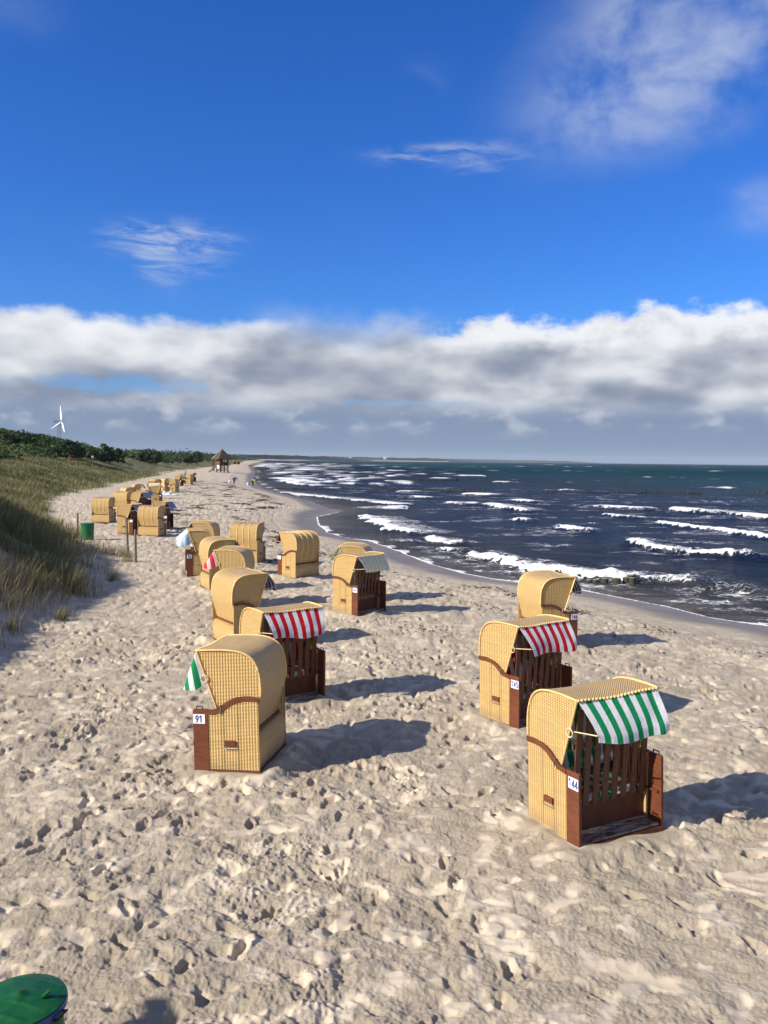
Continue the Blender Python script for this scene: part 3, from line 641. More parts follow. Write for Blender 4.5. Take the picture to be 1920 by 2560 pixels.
    mb=MB(); mb.shell(hf,14,NP,lambda a,b_:(a*1.056,arcl[int(round(b_*NP))]),lambda a,b_:tuple(hn(b_)),.020); hood=mb.build('hood',m_hood,root,smooth=40)
    for sx in (-1,1):
        mb=MB(); o=[(y,z-.002) for y,z in HP][::-1]+[(-.345,1.49),(-.115,.80),(-.02,.70),(.22,.55)]
        o=[(y*.985,z) for y,z in o]
        mb.prism(o,sx*.504,sx*.5275); mb.build('hood_side',m_hside,hood)
        mb=MB(); mb.tube([(sx*.530,y,z) for y,z in HP[:NP-12]],.0135,6); mb.build('hood_piping',m_rim,hood,smooth=60)
        mb=MB(); mb.tube([(sx*.530,-.352,1.505),(sx*.530,-.25,1.20),(sx*.530,-.118,.815)],.013,6); mb.build('hood_post',m_rim,hood,smooth=60)
        mb=MB(); mb.tube([(sx*(.545),-.262+.045*math.cos(k*math.pi/6),1.175+.045*math.sin(k*math.pi/6)) for k in range(13)],.007,5,False); mb.build('cane_ring',m_cane,hood,smooth=60)
        mb=MB(); mb.tube([(sx*.569,-.06,.865),(sx*.574,-.045,.80),(sx*.569,-.07,.76)],.008,6); mb.build('hood_hinge',m_metal,hood,smooth=40)
    # braided front edge
    mb=MB(); nb=46
    for k in range(nb):
        t=(k+.5)/nb; x_=(t*2-1)*.54; zz=1.513+sag(t,0); a=Matrix.Rotation(.6 if k%2 else -.6,3,'Y')
        mb.ell((x_,-.366+(.007 if k%2 else -.007),zz),.0175,.0165,.012,a,6,4)
    mb.build('braided_edge',m_rim,hood,smooth=80)
    if ribs:
        for u in (.27,.5,.73):
            mb=MB(); mb.tube([( (u*2-1)*.528,y-hn(k/NP).y*.004,z+sag(u,k/NP)-hn(k/NP).z*.004) for k,(y,z) in enumerate(HP)],.015,6); mb.build('hood_rib',m_rim,hood,smooth=60)
    mb=MB(); mb.box((0,.325,.515),(1.02,.05,.035),Matrix.Rotation(R(-20),3,'X')); mb.build('hood_bar',m_board,hood)
    # lining and backrest
    def lf(u,v):
        t=.03+v*.95; y,z=hp(t); n=hn(t); k=.045+.03*sst(np.array(v),.45,.7); return ((u*2-1)*.498,y+n.y*float(k),z+sag(u,t)+n.z*float(k))
    mb=MB(); mb.shell(lf,12,20,lambda a,b_:(a*1.0,b_*1.5),lambda a,b_:tuple(hn(b_)),.004); mb.build('striped_lining',cu_m,root,smooth=40)
    # awning
    dr=.40; f0=rs.uniform(0,6)
    def af(u,v):
        s_=v/.78; x_=(u*2-1)*(.515-.058*min(s_,1.1))
        if s_<=1: y=-.372-aw_out*s_-.035*math.sin(s_*math.pi); z=1.497-.285*s_-.02*math.sin(s_*3.1)
        else: e=(s_-1)/.28; y=-.372-aw_out-.012*e; z=1.212-.075*e
        w1=.012*math.sin(u*8.5+f0+v*2)*v; w2=.020*math.sin(u*3.1*2+f0*2)*v*v+.03*math.exp(-((u-.9)/.09)**2)*math.sin(v*5)
        e2=min(s_,1.15); y+=droop*.55*e2*u**1.5; z-=droop*e2*u**1.4
        return (x_+droop*.25*e2*u,y+w1+w2,z+.6*w1-.025*math.sin(u*math.pi)*s_*.8+.5*w2)
    mb=MB(); mb.shell(af,34,14,lambda a,b_:(a*1.0833-.5415,b_*.45),lambda a,b_:(0,.6,-.6),.0025); aw=mb.build('awning',aw_m,root,smooth=50)
    for sx in (-1,1):
        mb=MB(); dq=droop if sx>0 else 0; mb.tube([(sx*.520,-.262,1.185),(sx*.462+dq*.25,-.372-aw_out+.015+dq*.55,1.215-dq)],.0075,6); mb.build('awning_rod',m_cane,aw,smooth=60)
    if droop:
        def gf(u,v):
            A_=Vector((.522,-.372,1.495)); B_=Vector((.53+droop*.25,-.372-aw_out+droop*.5,1.20-droop)); C_=Vector((.522,-.262,1.20))
            p=A_.lerp(C_,u).lerp(A_.lerp(B_,u),v); e=math.sin(math.pi*v)*u
            return (p.x+.05*e,p.y,p.z-.11*u**3*(.35+.65*math.sin(math.pi*min(1,v+.18))))
        mb=MB(); mb.shell(gf,14,12,lambda a,b_:(a*b_*.33,a*.3),lambda a,b_:(-1,0,0),.003); mb.build('awning_gusset',aw_m,aw,smooth=50)
    if gate:
        g=None; mb=MB()
        def gy(z): return -.215-(z-.36)*.09
        g=empty('slat_gate',(0,0,0)); g.parent=root
        for z in (.52,1.02): mb=MB(); mb.box((0,gy(z)+.024,z),(1.0,.020,.055)); mb.build('rail',m_inner,g)
        for k in range(8):
            x_=-.44+k*.126; mb=MB(); z0,z1=.37+rs.uniform(-.01,.01),1.40
            M_=Matrix.Rotation(math.atan(.09)+0,3,'X'); mb.box((x_,gy((z0+z1)/2),(z0+z1)/2),(.074,.014,z1-z0),M_); mb.build('slat',m_slat,g)
    return root
FONT=None
GL={'1':[[(.08,.80),(.55,1.0)],[(.55,1.0),(.55,0)]],'4':[[(.72,0),(.72,1.0)],[(.72,1.0),(.05,.30)],[(.05,.28),(1.0,.28)]],
'5':[[(.92,1.0),(.22,1.0)],[(.22,1.0),(.14,.56)],[(.14,.56),(.60,.64),(.90,.46),(.90,.20),(.60,.0),(.10,.06)]],
'6':[[(.80,1.0),(.40,.84),(.12,.42),(.14,.16),(.44,0),(.74,.04),(.92,.24),(.84,.50),(.52,.58),(.18,.42)]],
'7':[[(.06,1.0),(.94,1.0)],[(.94,1.0),(.40,0)]],
'9':[[(.20,0),(.60,.16),(.88,.58),(.86,.84),(.56,1.0),(.26,.96),(.08,.76),(.16,.50),(.48,.42),(.82,.58)]]}
def text_on(s,parent,sx):
    """blue numerals painted on the plate, as flat strokes"""
    mb=MB(); H_,W_,G_,t=.078,.037,.011,.0075; tot=len(s)*W_+(len(s)-1)*G_; k=0
    for q,ch in enumerate(s):
        x0=-tot/2+q*(W_+G_)
        for path in GL[ch]:
            for a,b_ in zip(path[:-1],path[1:]):
                A_=Vector((x0+a[0]*W_,(a[1]-.5)*H_)); B_=Vector((x0+b_[0]*W_,(b_[1]-.5)*H_)); d=(B_-A_).normalized(); n=Vector((-d.y,d.x))*t; A_-=d*t*.55; B_+=d*t*.55; k+=1; xx=sx*(.5660+.00012*k)
                P_=[A_-n,B_-n,B_+n,A_+n]; mb.poly([(xx,-.335+sx*p.x,.685+p.y) for p in P_])
    return mb.build('numeral',m_blue,parent)
def kids(o): return [c for c in bpy.data.objects if c.parent==o]
TREE={}
def copy_tree(o,parent=None):
    c=o.copy(); scene.collection.objects.link(c)
    if parent is not None: c.parent=parent; c.matrix_parent_inverse=o.matrix_parent_inverse
    for ch in TREE.get(o.name) or TREE.setdefault(o.name,list(o.children)): copy_tree(ch,c)
    return c
GC='beach chairs standing on the sand'
# x, y, phi, colour, gate, ribs, numeral, label, tilt
CH=[
(2.27,8.68,27,'green',1,0,'144','nearest wicker beach chair, green and white awning, number 144 on its brown board',(-1.5,-1.0)),
(2.16,12.42,36,'red',1,0,'145','wicker beach chair numbered 145 with red and white awning, behind the one numbered 144',(-1.,0)),
(3.53,17.88,107,'blue',0,0,'146','wicker beach chair numbered 146 with smooth back to us and blue awning towards the sea',(0,0)),
(-1.78,10.55,-100,'green',0,0,'91','wicker beach chair numbered 91, turned left, its green awning hanging towards the dune',(2.2,-1.5)),
(-1.61,13.33,35,'red',1,0,None,'wicker beach chair with red and white awning and closed slats, right behind chair 91',(0,0)),
(-2.96,17.41,124,'blue',0,0,None,'wicker beach chair back to us with blue awning corner, second behind chair 91',(0,0)),
(-3.95,21.95,-94,'pink',0,0,None,'wicker beach chair turned left with faded red and pink awning blown outwards',(0,0)),
(-4.89,24.76,116,'green',0,0,None,'smooth-backed wicker beach chair between the pink and the pale blue awnings',(0,0)),
(-6.16,27.86,-74,'light blue',0,0,'96','wicker beach chair numbered 96 turned left with a pale blue awning',(0,0)),
(-6.75,31.6,-92,'dark red',0,0,None,'wicker beach chair with shaded back, just behind the chair with the pale blue awning',(0,0)),
(-5.15,31.67,166,'teal',0,1,None,'wicker beach chair with ribbed sunlit back square to us, middle of the near group',(0,0)),
(-2.84,27.91,-129,'dark red',0,1,None,'wicker beach chair with ribbed shaded back and sunlit side, left of the yellow awning',(0,0)),
(-.80,23.5,-97,'yellow',0,0,None,'wicker beach chair showing mostly its roof, hidden behind the yellow awning chair 147',(0,0)),
(-.60,21.17,51,'yellow',1,0,'147','wicker beach chair numbered 147 with pale yellow awning and closed brown slats',(0,0)),
(-16.66,49.82,170,'cream',0,1,None,'ribbed-back wicker beach chair at the left end of the far group, nearest the dune',(0,0)),
(-18.2,58.5,165,'cream',0,1,None,'wicker beach chair with shaded ribbed back behind the leftmost one of the far group',(0,0)),
(-20.6,67.5,130,'cream',0,0,None,'wicker beach chair showing only its rounded roof, second row behind the leftmost chair',(0,0)),
(-22.3,76.0,115,'cream',0,0,None,'wicker beach chair roof farthest left in the back row below the cream awning',(0,0)),
(-17.75,61.8,85,'navy',0,0,None,'wicker beach chair with arched brown trim directly left of the teal awning',(0,0)),
(-19.5,72.0,100,'dark red',0,0,None,'wicker beach chair roof just above and left of the teal awning',(0,0)),
(-22.0,80.5,10,'cream',0,0,None,'wicker beach chair facing us under a pale cream awning, behind the cluster of roofs',(0,0)),
(-16.93,58.27,78,'teal',1,0,None,'wicker beach chair with a teal and white awning and sunlit side',(0,0)),
(-13.00,42.92,80,'purple',1,0,None,'wicker beach chair with dark purple awning, left of a ribbed-back chair',(0,0)),
(-11.54,41.69,167,'navy',0,1,None,'ribbed-back wicker beach chair nearest of the far group, beside the purple awning',(0,0)),
(-12.18,46.17,86,'navy',1,0,None,'wicker beach chair with a navy striped awning on the seaward side of the far group',(0,0)),
(-24.2,87.6,98,'blue',0,0,None,'wicker beach chair standing alone between the far group and the last row',(0,0)),
(-25.6,94.0,130,'cream',0,0,None,'wicker beach chair whose pale hood edge peeks out above the lone side-on one',(0,0)),
(-25.6,98.5,128,'cream',0,0,None,'wicker beach chair with bright back and dark side, first of the last row',(0,0)),
(-24.29,96.89,-100,'cream',0,0,None,'wicker beach chair with bright side, right beside the first one of the last row',(0,0)),
(-28.9,118.5,85,'cream',0,0,None,'wicker beach chair in the last row, third from its near end',(0,0)),
(-31.3,130.0,100,'cream',0,0,None,'wicker beach chair in the last row whose roof stands left of the blue jacket',(0,0)),
(-29.33,126.2,-100,'cream',0,0,None,'wicker beach chair in the last row just below the person in blue',(0,0)),
(-32.3,141.5,80,'navy',0,0,None,'farthest wicker beach chair at the end of the last row, dark opening seaward',(0,0)),
]
cache={}
for i,(x_,y_,ph,colr,gate,ribs,num,lab,tilt) in enumerate(CH):
    key=(colr,gate,ribs,num) if y_<60 else ('far',colr if colr in('cream','navy') else 'cream',ribs)
    if key in cache: o=copy_tree(cache[key])
    else:
        outw={'light blue':.34,'pink':.36,'green':.225}.get(colr,.20)
        o=beach_chair(colr,gate,ribs,i*1.7+1,outw,num,.13 if colr in('light blue','pink') or num=='91' else 0.); cache[key]=o
    o.location=(x_,y_,gz(x_,y_)-.025); o.rotation_euler=(R(tilt[0]),R(tilt[1]),R(ph))
    o['label']=lab; o['category']='beach chair'; o['group']=GC
# ---------------------------------------------------------------- dune grass (uncountable) and single tufts
def leafmat(name,attr_cols,trans=.3,rough=.65):
    m,N,b=mat(name,attr_cols[0],rough,.15)
    t=N.attr('tone').outputs['Fac']; c=N.mix(N.step(t,0,.5),attr_cols[0],attr_cols[1]); c=N.mix(N.step(t,.5,1),c,attr_cols[2])
    N.put(b.inputs['Base Color'],c); tr_=N.n('ShaderNodeBsdfTranslucent'); N.put(tr_.inputs[0],c); mx=N.n('ShaderNodeMixShader'); mx.inputs[0].default_value=trans
    N.nt.links.new(b.outputs[0],mx.inputs[1]); N.nt.links.new(tr_.outputs[0],mx.inputs[2]); N.nt.links.new(mx.outputs[0],N.nt.nodes['Material Output'].inputs[0]); return m
m_grass=leafmat('marram',((.070,.098,.036),(.175,.178,.080),(.40,.335,.18)))
def blades(px,py,pz,hh,ww,tone,rg,spread=.18):
    """one bent blade per entry: 5 vertices, two faces"""
    n=len(px); a=rg.uniform(0,2*np.pi,n); ln=rg.uniform(.15,.65,n)*hh; la=rg.normal(.35,1.1,n)   # wind bends them seaward
    dx=np.cos(la)*ln; dy=np.sin(la)*ln; wx=np.cos(a)*ww/2; wy=np.sin(a)*ww/2
    V=np.empty((n,5,3),np.float32)
    V[:,0]=np.stack([px-wx,py-wy,pz-.03],-1); V[:,1]=np.stack([px+wx,py+wy,pz-.03],-1)
    V[:,2]=np.stack([px+dx*.35+wx*.8,py+dy*.35+wy*.8,pz+hh*.55],-1); V[:,3]=np.stack([px+dx*.35-wx*.8,py+dy*.35-wy*.8,pz+hh*.55],-1)
    V[:,4]=np.stack([px+dx,py+dy,pz+hh*.97],-1)
    b0=np.arange(n)[:,None]*5
    F=np.concatenate([b0+np.array([[0,1,2]]),b0+np.array([[0,2,3]]),b0+np.array([[3,2,4]])],0)
    return V.reshape(-1,3),F,np.repeat(tone,5)
rg=np.random.default_rng(21)
n=105000
r=12+(rg.uniform(0,1,n)**1.25)*190; a=np.radians(rg.uniform(-33,-8,n)); tx=np.sin(a)*r; ty=np.cos(a)*r
tz,ds_,dd_=macro(tx,ty,True)
patchy=fbm(tx/3.2,ty/3.2,3,200); pr=sst(dd_+2.2*patchy,np.interp(ty,[12,30,60],[2.6,1.2,1.2]),np.interp(ty,[12,30,60],[6.5,4.,4.]))*(.45+.55*sst(patchy,-.5,.3))*(1-sst(dd_,28,40))*np.interp(r,[12,40,200],[1,.9,.8])
pr=np.maximum(pr,.34*sst(dd_,.3,2.)*(1-sst(dd_,28,40))*sst(patchy,-.2,.2))
k=rg.uniform(0,1,n)<pr; tx,ty,tz,r,dd_,patchy=[q[k] for q in (tx,ty,tz,r,dd_,patchy)]
print('tufts',len(tx))
nb=rg.integers(7,15,len(tx)); idx=np.repeat(np.arange(len(tx)),nb); m_=len(idx)
hs=rg.uniform(.28,.66,len(tx))*(1+.25*patchy); hs=np.clip(hs,.2,.8)
sp=.11+.0035*r[idx]
px=tx[idx]+rg.normal(0,1,m_)*sp; py=ty[idx]+rg.normal(0,1,m_)*sp; pz=macro(px,py)
tuft_tone=np.clip(.47+.35*fbm(tx/6,ty/6,2,210)+rg.normal(0,.16,len(tx))+.15*sst(ty,60,20)-.25*sst(dd_,16,28),0,1)
tone=np.clip(tuft_tone[idx]+rg.normal(0,.16,m_),0,1)
V,F,T=blades(px,py,pz,hs[idx]*rg.uniform(.55,1.15,m_),.007+.00042*r[idx],tone,rg)
link('dune_grass',mesh_from_np('dune_grass',V,F,dict(tone=T),smooth=False),m_grass,kind='stuff',label='long pale and green beach grass bent by the wind over the dune slope',category='grass')
def tuft(name,x,y,h,nb,tn,lab):
    n=nb; px=rg.normal(0,.13*h/.6,n); py=rg.normal(0,.13*h/.6,n)
    V,F,T=blades(px,py,np.zeros(n),rg.uniform(.5,1.1,n)*h,np.full(n,.011),np.clip(rg.normal(tn,.18,n),0,1),rg)
    o=link(name,mesh_from_np(name,V,F,dict(tone=T),smooth=False),m_grass,label=lab,category='grass tuft',group='grass tufts on bare dune sand'); o.location=(x,y,gz(x,y)-.01)
for x,y,h,lab in ((-10.2,32.6,.62,'single pale grass tuft on bare sand next to the middle wooden post'),(-9.5,31.0,.6,'single grass tuft at the foot of the nearest wooden post'),(-10.9,33.2,.5,'single grass tuft just left of the middle wooden post'),
    (-9.1,24.5,.55,'lone straw tuft half way down the shaded dune foot'),(-8.9,21.5,.6,'tall straw coloured grass tuft on the shaded dune slope'),(-7.9,17.7,.5,'bright golden tuft low on the shaded dune slope'),
    (-8.6,17.6,.45,'tuft with long bent blades left of the golden tuft'),(-8.5,26.2,.42,'sparse tuft at the bright edge of the shaded dune'),(-7.6,19.6,.4,'small tuft nearest the trodden sand at the dune foot')):
    tuft('grass_tuft',x,y,h,90,.62,lab)
# ---------------------------------------------------------------- scrub, trees
m_leaf=leafmat('scrub_leaves',((.026,.052,.018),(.055,.095,.030),(.115,.150,.05)),.18)
m_leaf2=leafmat('tree_leaves',((.022,.044,.020),(.045,.080,.032),(.09,.125,.05)),.18)
m_bark=noisy('bark',(.10,.07,.05),(.05,.035,.025),6.,.9)
def leaf_cloud(C,Rr,n_per,size,rg,tone0):
    """leaf quads scattered through lumpy crowns; C centres (k,3), Rr radii (k,3)"""
    k=len(C); idx=np.repeat(np.arange(k),n_per); n=len(idx)
    d=rg.normal(0,1,(n,3)); d/=np.linalg.norm(d,axis=1)[:,None]; rad=rg.uniform(.55,1.08,n)[:,None]**.6
    P=C[idx]+d*Rr[idx]*rad
    nrm=d+rg.normal(0,.45,(n,3)); nrm/=np.linalg.norm(nrm,axis=1)[:,None]
    u=np.cross(nrm,rg.normal(0,1,(n,3))); u/=np.linalg.norm(u,axis=1)[:,None]; v=np.cross(nrm,u)
    s=(size[idx] if hasattr(size,'__len__') else size)*rg.uniform(.5,1.25,n); s=s[:,None]
    V=np.stack([P-u*s,P-v*s*.6,P+u*s,P+v*s*.6],1).reshape(-1,3)
    F=np.arange(n*4).reshape(n,4); t=np.clip(tone0[idx]+rg.normal(0,.15,n),0,1)
    return V,F,np.repeat(t,4)
# scrub over the hill behind the dune
n=5200; r=110+rg.uniform(0,1,n)**1.1*330; a=np.radians(rg.uniform(-31,-9.2,n)); x=np.sin(a)*r; y=np.cos(a)*r
z,ds_,dd_=macro(x,y,True); k=(dd_>19+8*perlin(x/20,y/20,220))&(dd_<260); x,y,z,r,dd_=[q[k] for q in (x,y,z,r,dd_)]
sz=rg.uniform(1.,2.2,len(x))*np.clip(.25+dd_/60,.3,1.3)*np.interp(a[k],np.radians([-25,-18,-12]),[1,.9,.62])
C=np.stack([x,y,z+sz*.30],-1); Rr=np.stack([sz*1.5,sz*1.5,sz*rg.uniform(.6,1.0,len(x))],-1)
V,F,T=leaf_cloud(C,Rr,70,.16+.0011*r,rg,np.clip(.5+.5*fbm(x/25,y/25,2,221)+rg.normal(0,.15,len(x)),0,1)); print('scrub',len(x),len(F))
link('dune_scrub',mesh_from_np('dune_scrub',V,F,dict(tone=T),smooth=False),m_leaf,kind='stuff',label='dark green scrub covering the hillside behind the dune',category='scrub')
# coastal woods running off along the shore
xs=[];
rgn=np.random.default_rng(31)
n=2600; y=330+rgn.uniform(0,1,n)**1.7*3000; fx=np.interp(y,[p[1] for p in FOOT],[p[0] for p in FOOT]); x=fx-18-rgn.uniform(0,1,n)**1.5*(60+.22*y)
z=macro(x,y); sz=np.clip(rgn.uniform(1.2,2.8,n)*(1+y/1700)*(.85+.6*perlin(x/60,y/60,230)),1,9)
C=np.stack([x,y,z+sz*.35],-1); Rr=np.stack([sz*1.9,sz*1.9,sz],-1)
V,F,T=leaf_cloud(C,Rr,34,.25+.0007*y,rgn,np.clip(.35+.5*perlin(x/40,y/40,231),0,1))
link('coastal_wood',mesh_from_np('coastal_wood',V,F,dict(tone=T),smooth=False),m_leaf2,kind='stuff',label='far dark coastal wood running along the dunes towards the horizon',category='wood')
def tree(x,y,h,spread,lab,kind='dense',grp='trees standing above the scrub'):
    g=gz(x,y)-.2; root=empty('pine_tree' if kind=='pine' else 'broadleaf_tree',(x,y,g),label=lab,category='tree',group=grp)
    rt=np.random.default_rng(int(abs(x*7+y*3))); mb=MB()
    top=(rt.normal(0,.3),rt.normal(0,.3),h*.86); mb.tube([(0,0,0),(top[0]*.4,top[1]*.4,h*.4),top],.035*h+.05,7,r1=.03*h*.25)
    k=26 if kind!='pine' else 20; C=[];Q=[]
    for i in range(k):
        t=rt.uniform(.22,1) ; an=rt.uniform(0,6.28)
        env=math.sin(min(1,(1-t)*1.25+.12)*math.pi*.62)
        rr_=spread*env*rt.uniform(.25,.85); cx,cy,cz=math.cos(an)*rr_,math.sin(an)*rr_,h*t*.93
        C.append((cx,cy,cz)); q=spread*rt.uniform(.24,.42); Q.append((q,q,q*.62))
        if i%2==0: mb.tube([(top[0]*t*.5,top[1]*t*.5,max(.3,cz-.28*h*.4)),(cx*.7,cy*.7,cz-.05*h),(cx,cy,cz)],.012*h,5,r1=.004*h)
    mb.build('trunk',m_bark,root,smooth=60)
    C=np.array(C); Q=np.array(Q); V,F,T=leaf_cloud(C,Q,90,.10+.0009*y,rt,np.clip(rt.normal(.45,.25,k),0,1))
    link('crown',mesh_from_np('crown',V,F,dict(tone=T),smooth=False),m_leaf2,root)
def at(px,py,D):   # a point seen at that pixel of the photograph, D metres away along the ground, in world coordinates
    a=(px-960)/2100; b_=-(py-1280)/2100; P_=R(3.5); q=R(.6)
    r_=Vector((math.cos(q),math.sin(q)*math.sin(P_),math.sin(q)*math.cos(P_))); u_=Vector((-math.sin(q),math.cos(q)*math.sin(P_),math.cos(q)*math.cos(P_)))
    d=Vector((0,math.cos(P_),-math.sin(P_)))+a*r_+b_*u_; t=D/math.hypot(d.x,d.y); return (d.x*t,d.y*t,CAM_H+d.z*t)
TR=[(168,1096,185,2.6,'dense','tall rounded tree to the right of the wind turbine'),(182,1104,188,2.3,'dense','leaning bushy tree joined to the tall one beside the turbine'),(150,1110,180,2.0,'dense','low broad tree just below the wind turbine'),
(204,1116,200,.9,'pine','thin little tree poking out between the turbine trees and the white sign'),(262,1111,215,1.9,'pine','pointed tree behind the white sign'),(275,1118,217,1.8,'pine','rounder tree right of the pointed tree by the sign'),(247,1126,210,2.6,'dense','flat-topped dark tree directly behind the white sign'),
(296,1121,230,1.3,'pine','small pointed tree right of the trees behind the sign'),(372,1124,300,3.,'dense','broad tree in the middle of the far dune ridge'),(390,1128,300,2.6,'dense','lower tree on the right shoulder of the broad ridge tree'),(352,1131,290,2.,'dense','bushy tree left of the broad ridge tree'),
(492,1130,420,3.8,'dense','dark tree just left of the lifeguard hut roof'),(470,1135,400,3.,'dense','low tree on the ridge farther left of the hut'),(225,1124,205,2.2,'dense','bushy tree left of the white sign'),(20,1093,190,2.6,'dense','tree on the hill crest at the left edge of the photo'),(70,1101,190,2.6,'dense','tree on the hill crest between the left edge and the turbine')]
for px,py,D,sp,kd,lab in TR:
    X_,Y_,Z_=at(px,py,D); h=max(2.2,Z_-gz(X_,Y_)+.2); tree(X_,Y_,h,sp,lab,kd)
# ---------------------------------------------------------------- far coast
def coast():
    pts=[at(560,1150,2600)[:2],at(700,1150,3600)[:2],at(900,1150,5200)[:2],at(1100,1150,6800)[:2],at(1300,1150,8200)[:2],at(1492,1150,9400)[:2]]
    nv=260; rows=12; V=[]
    xs_=np.linspace(0,1,nv); PX=np.interp(xs_,np.linspace(0,1,len(pts)),[p[0] for p in pts]); PY=np.interp(xs_,np.linspace(0,1,len(pts)),[p[1] for p in pts])
    for j in range(rows):
        t=j/(rows-1); dep=t*900
        hgt=np.interp(xs_,[0,.3,.6,.9,1],[22,25,27,22,2])*sst(np.full(nv,t),.04,.3)*(1-.25*t)*(1+.22*fbm(xs_*60,np.full(nv,t*9.),3,240))
        d=np.hypot(PX,PY); V.append(np.stack([PX+PX/d*dep+60*np.sin(xs_*19+j),PY+PY/d*dep,SEA+.3+np.maximum(hgt,0)],-1))
    V=np.stack(V).reshape(-1,3); m=noisy('far_wood',(.020,.036,.022),(.035,.055,.03),.02,.95)
    link('far_coast',mesh_from_np('far_coast',V,quads(rows,nv)),m,kind='structure')
    V2=[]
    for j in range(3):
        d=np.hypot(PX,PY); V2.append(np.stack([PX+PX/d*(-60+j*60),PY+PY/d*(-60+j*60),np.full(nv,SEA+.4+j*2.6)*np.clip((1-xs_)*6,0,1)-.4*(1-np.clip((1-xs_)*6,0,1))],-1)[:int(nv*.62)])
    V2=np.stack(V2).reshape(-1,3); link('far_beach',mesh_from_np('far_beach',V2,quads(3,int(nv*.62))),noisy('far_sand',(.42,.38,.30),(.5,.45,.36),.01,.9),kind='structure')
coast()
def house(px,py,D,w,d,h,lab):
    X_,Y_,Z_=at(px,py,D); root=empty('apartment_block',(X_,Y_,SEA+14),math.atan2(-X_,Y_),label=lab,category='building')
    wm_=noisy('white_render',(.8,.8,.78),(.74,.74,.72),.2,.8); mb=MB(); mb.box((0,0,h/2),(w,d,h)); mb.box((-w*.2,0,h+h*.12),(w*.4,d*.8,h*.24)); mb.build('wall',wm_,root)
    mb=MB(); 
    gl,_n,_b=mat('far_glass',(.05,.06,.08),.2,.5)
    for k in range(5): mb=MB(); mb.box((w*(-.4+.2*k),-d/2-.15,h*.55),(w*.1,.2,h*.5)); mb.build('window',gl,root)
    mb=MB(); mb.box((0,0,h+h*.3),(w*.5,d*.6,h*.1)); mb.build('roof',noisy('far_roof',(.5,.5,.5),(.4,.4,.4),.2),root)
house(962,1147,5600,22,14,12,'tiny white building on the far coast above the horizon')
house(875,1146,5000,16,12,8,'tiny pale building on the far coast, left of the brighter white one')
# ---------------------------------------------------------------- wind turbine
def turbine():
    X_,Y_,Z_=at(147,1054,1150); g=gz(X_,Y_); H_=Z_-g
    root=empty('wind_turbine',(X_,Y_,g),0,label='white wind turbine on a grey lattice tower rising behind the wooded hill',category='wind turbine')
    mt,_n,_b=mat('galvanised',(.30,.32,.34),.55,.4,.4); mw,_n,_b=mat('turbine_white',(.82,.83,.84),.4,.5)
    b0,b1=4.0,1.05; mb=MB(); levels=9; lv=[(k/levels)**.85 for k in range(levels+1)]
    def cr(k,t): w_=b0+(b1-b0)*t; return [(-w_,-w_),(w_,-w_),(w_,w_),(-w_,w_)][k%4]+(t*(H_-1.6),)
    for k in range(4): 
        mb.tube([cr(k,0),cr(k,1)],.24,5,r1=.17)
        for i in range(levels):
            a_,b_=cr(k,lv[i]),cr(k+1,lv[i+1]); c_,d_=cr(k+1,lv[i]),cr(k,lv[i+1]); mb.tube([a_,b_],.11,4); mb.tube([c_,d_],.11,4); mb.tube([cr(k,lv[i+1]),cr(k+1,lv[i+1])],.10,4)
    mb.build('lattice_tower',mt,root)
    mb=MB(); M_=Matrix.Rotation(R(20),3,'Z'); mb.box((-2.0,-.7,H_),(9.0,2.4,2.5),M_); nac=mb.build('nacelle',noisy('nacelle_grey',(.36,.39,.43),(.30,.33,.37),.4,.5),root)
    mb=MB(); mb.box((-6.8,-2.4,H_+.1),(1.6,2.6,3.4),M_); mb.build('nacelle_tail',mw,nac)
    ax=Vector((math.cos(R(20))*.9,math.sin(R(20))*.9-.0,0)).normalized(); hub=Vector((2.9,1.05,H_))
    mb=MB(); mb.ell(hub,1.5,1.5,1.5,None,12,8); mb.build('hub',mw,root,smooth=60)
    # rotor plane seen nearly edge on turned towards us
    e1=Vector((.62,-.78,0)).normalized(); up=Vector((0,0,1))
    for ang in (97,-57,-127):
        # in-plane direction chosen to match the three visible blades
        pass
    for dx,dz,L in ((-1.1,20.5,20.5),(8.6,-13.5,20.5),(-6.6,-9.6,20.5)):
        dy=math.sqrt(max(0,L*L-dx*dx-dz*dz)); tip=hub+Vector((dx,-dy,dz)); d=(tip-hub).normalized(); s_=d.cross(Vector((.4,1,0))).normalized()
        t_=d.cross(s_)
        mb=MB(); prof=[(0,.45,.45),(.1,.6,.5),(.22,1.7,.32),(.6,1.15,.2),(1,.4,.08)]; rings=[]
        for u,w_,th in prof:
            c=hub+d*L*u; rings.append([c+s_*w_*math.cos(k*math.pi/4)+t_*th*math.sin(k*math.pi/4) for k in range(8)])
        for i in range(len(rings)-1):
            for k in range(8): mb.poly([rings[i][k],rings[i][(k+1)%8],rings[i+1][(k+1)%8],rings[i+1][k]])
        mb.poly(rings[-1]); mb.build('blade',mw,root,smooth=60)
turbine()
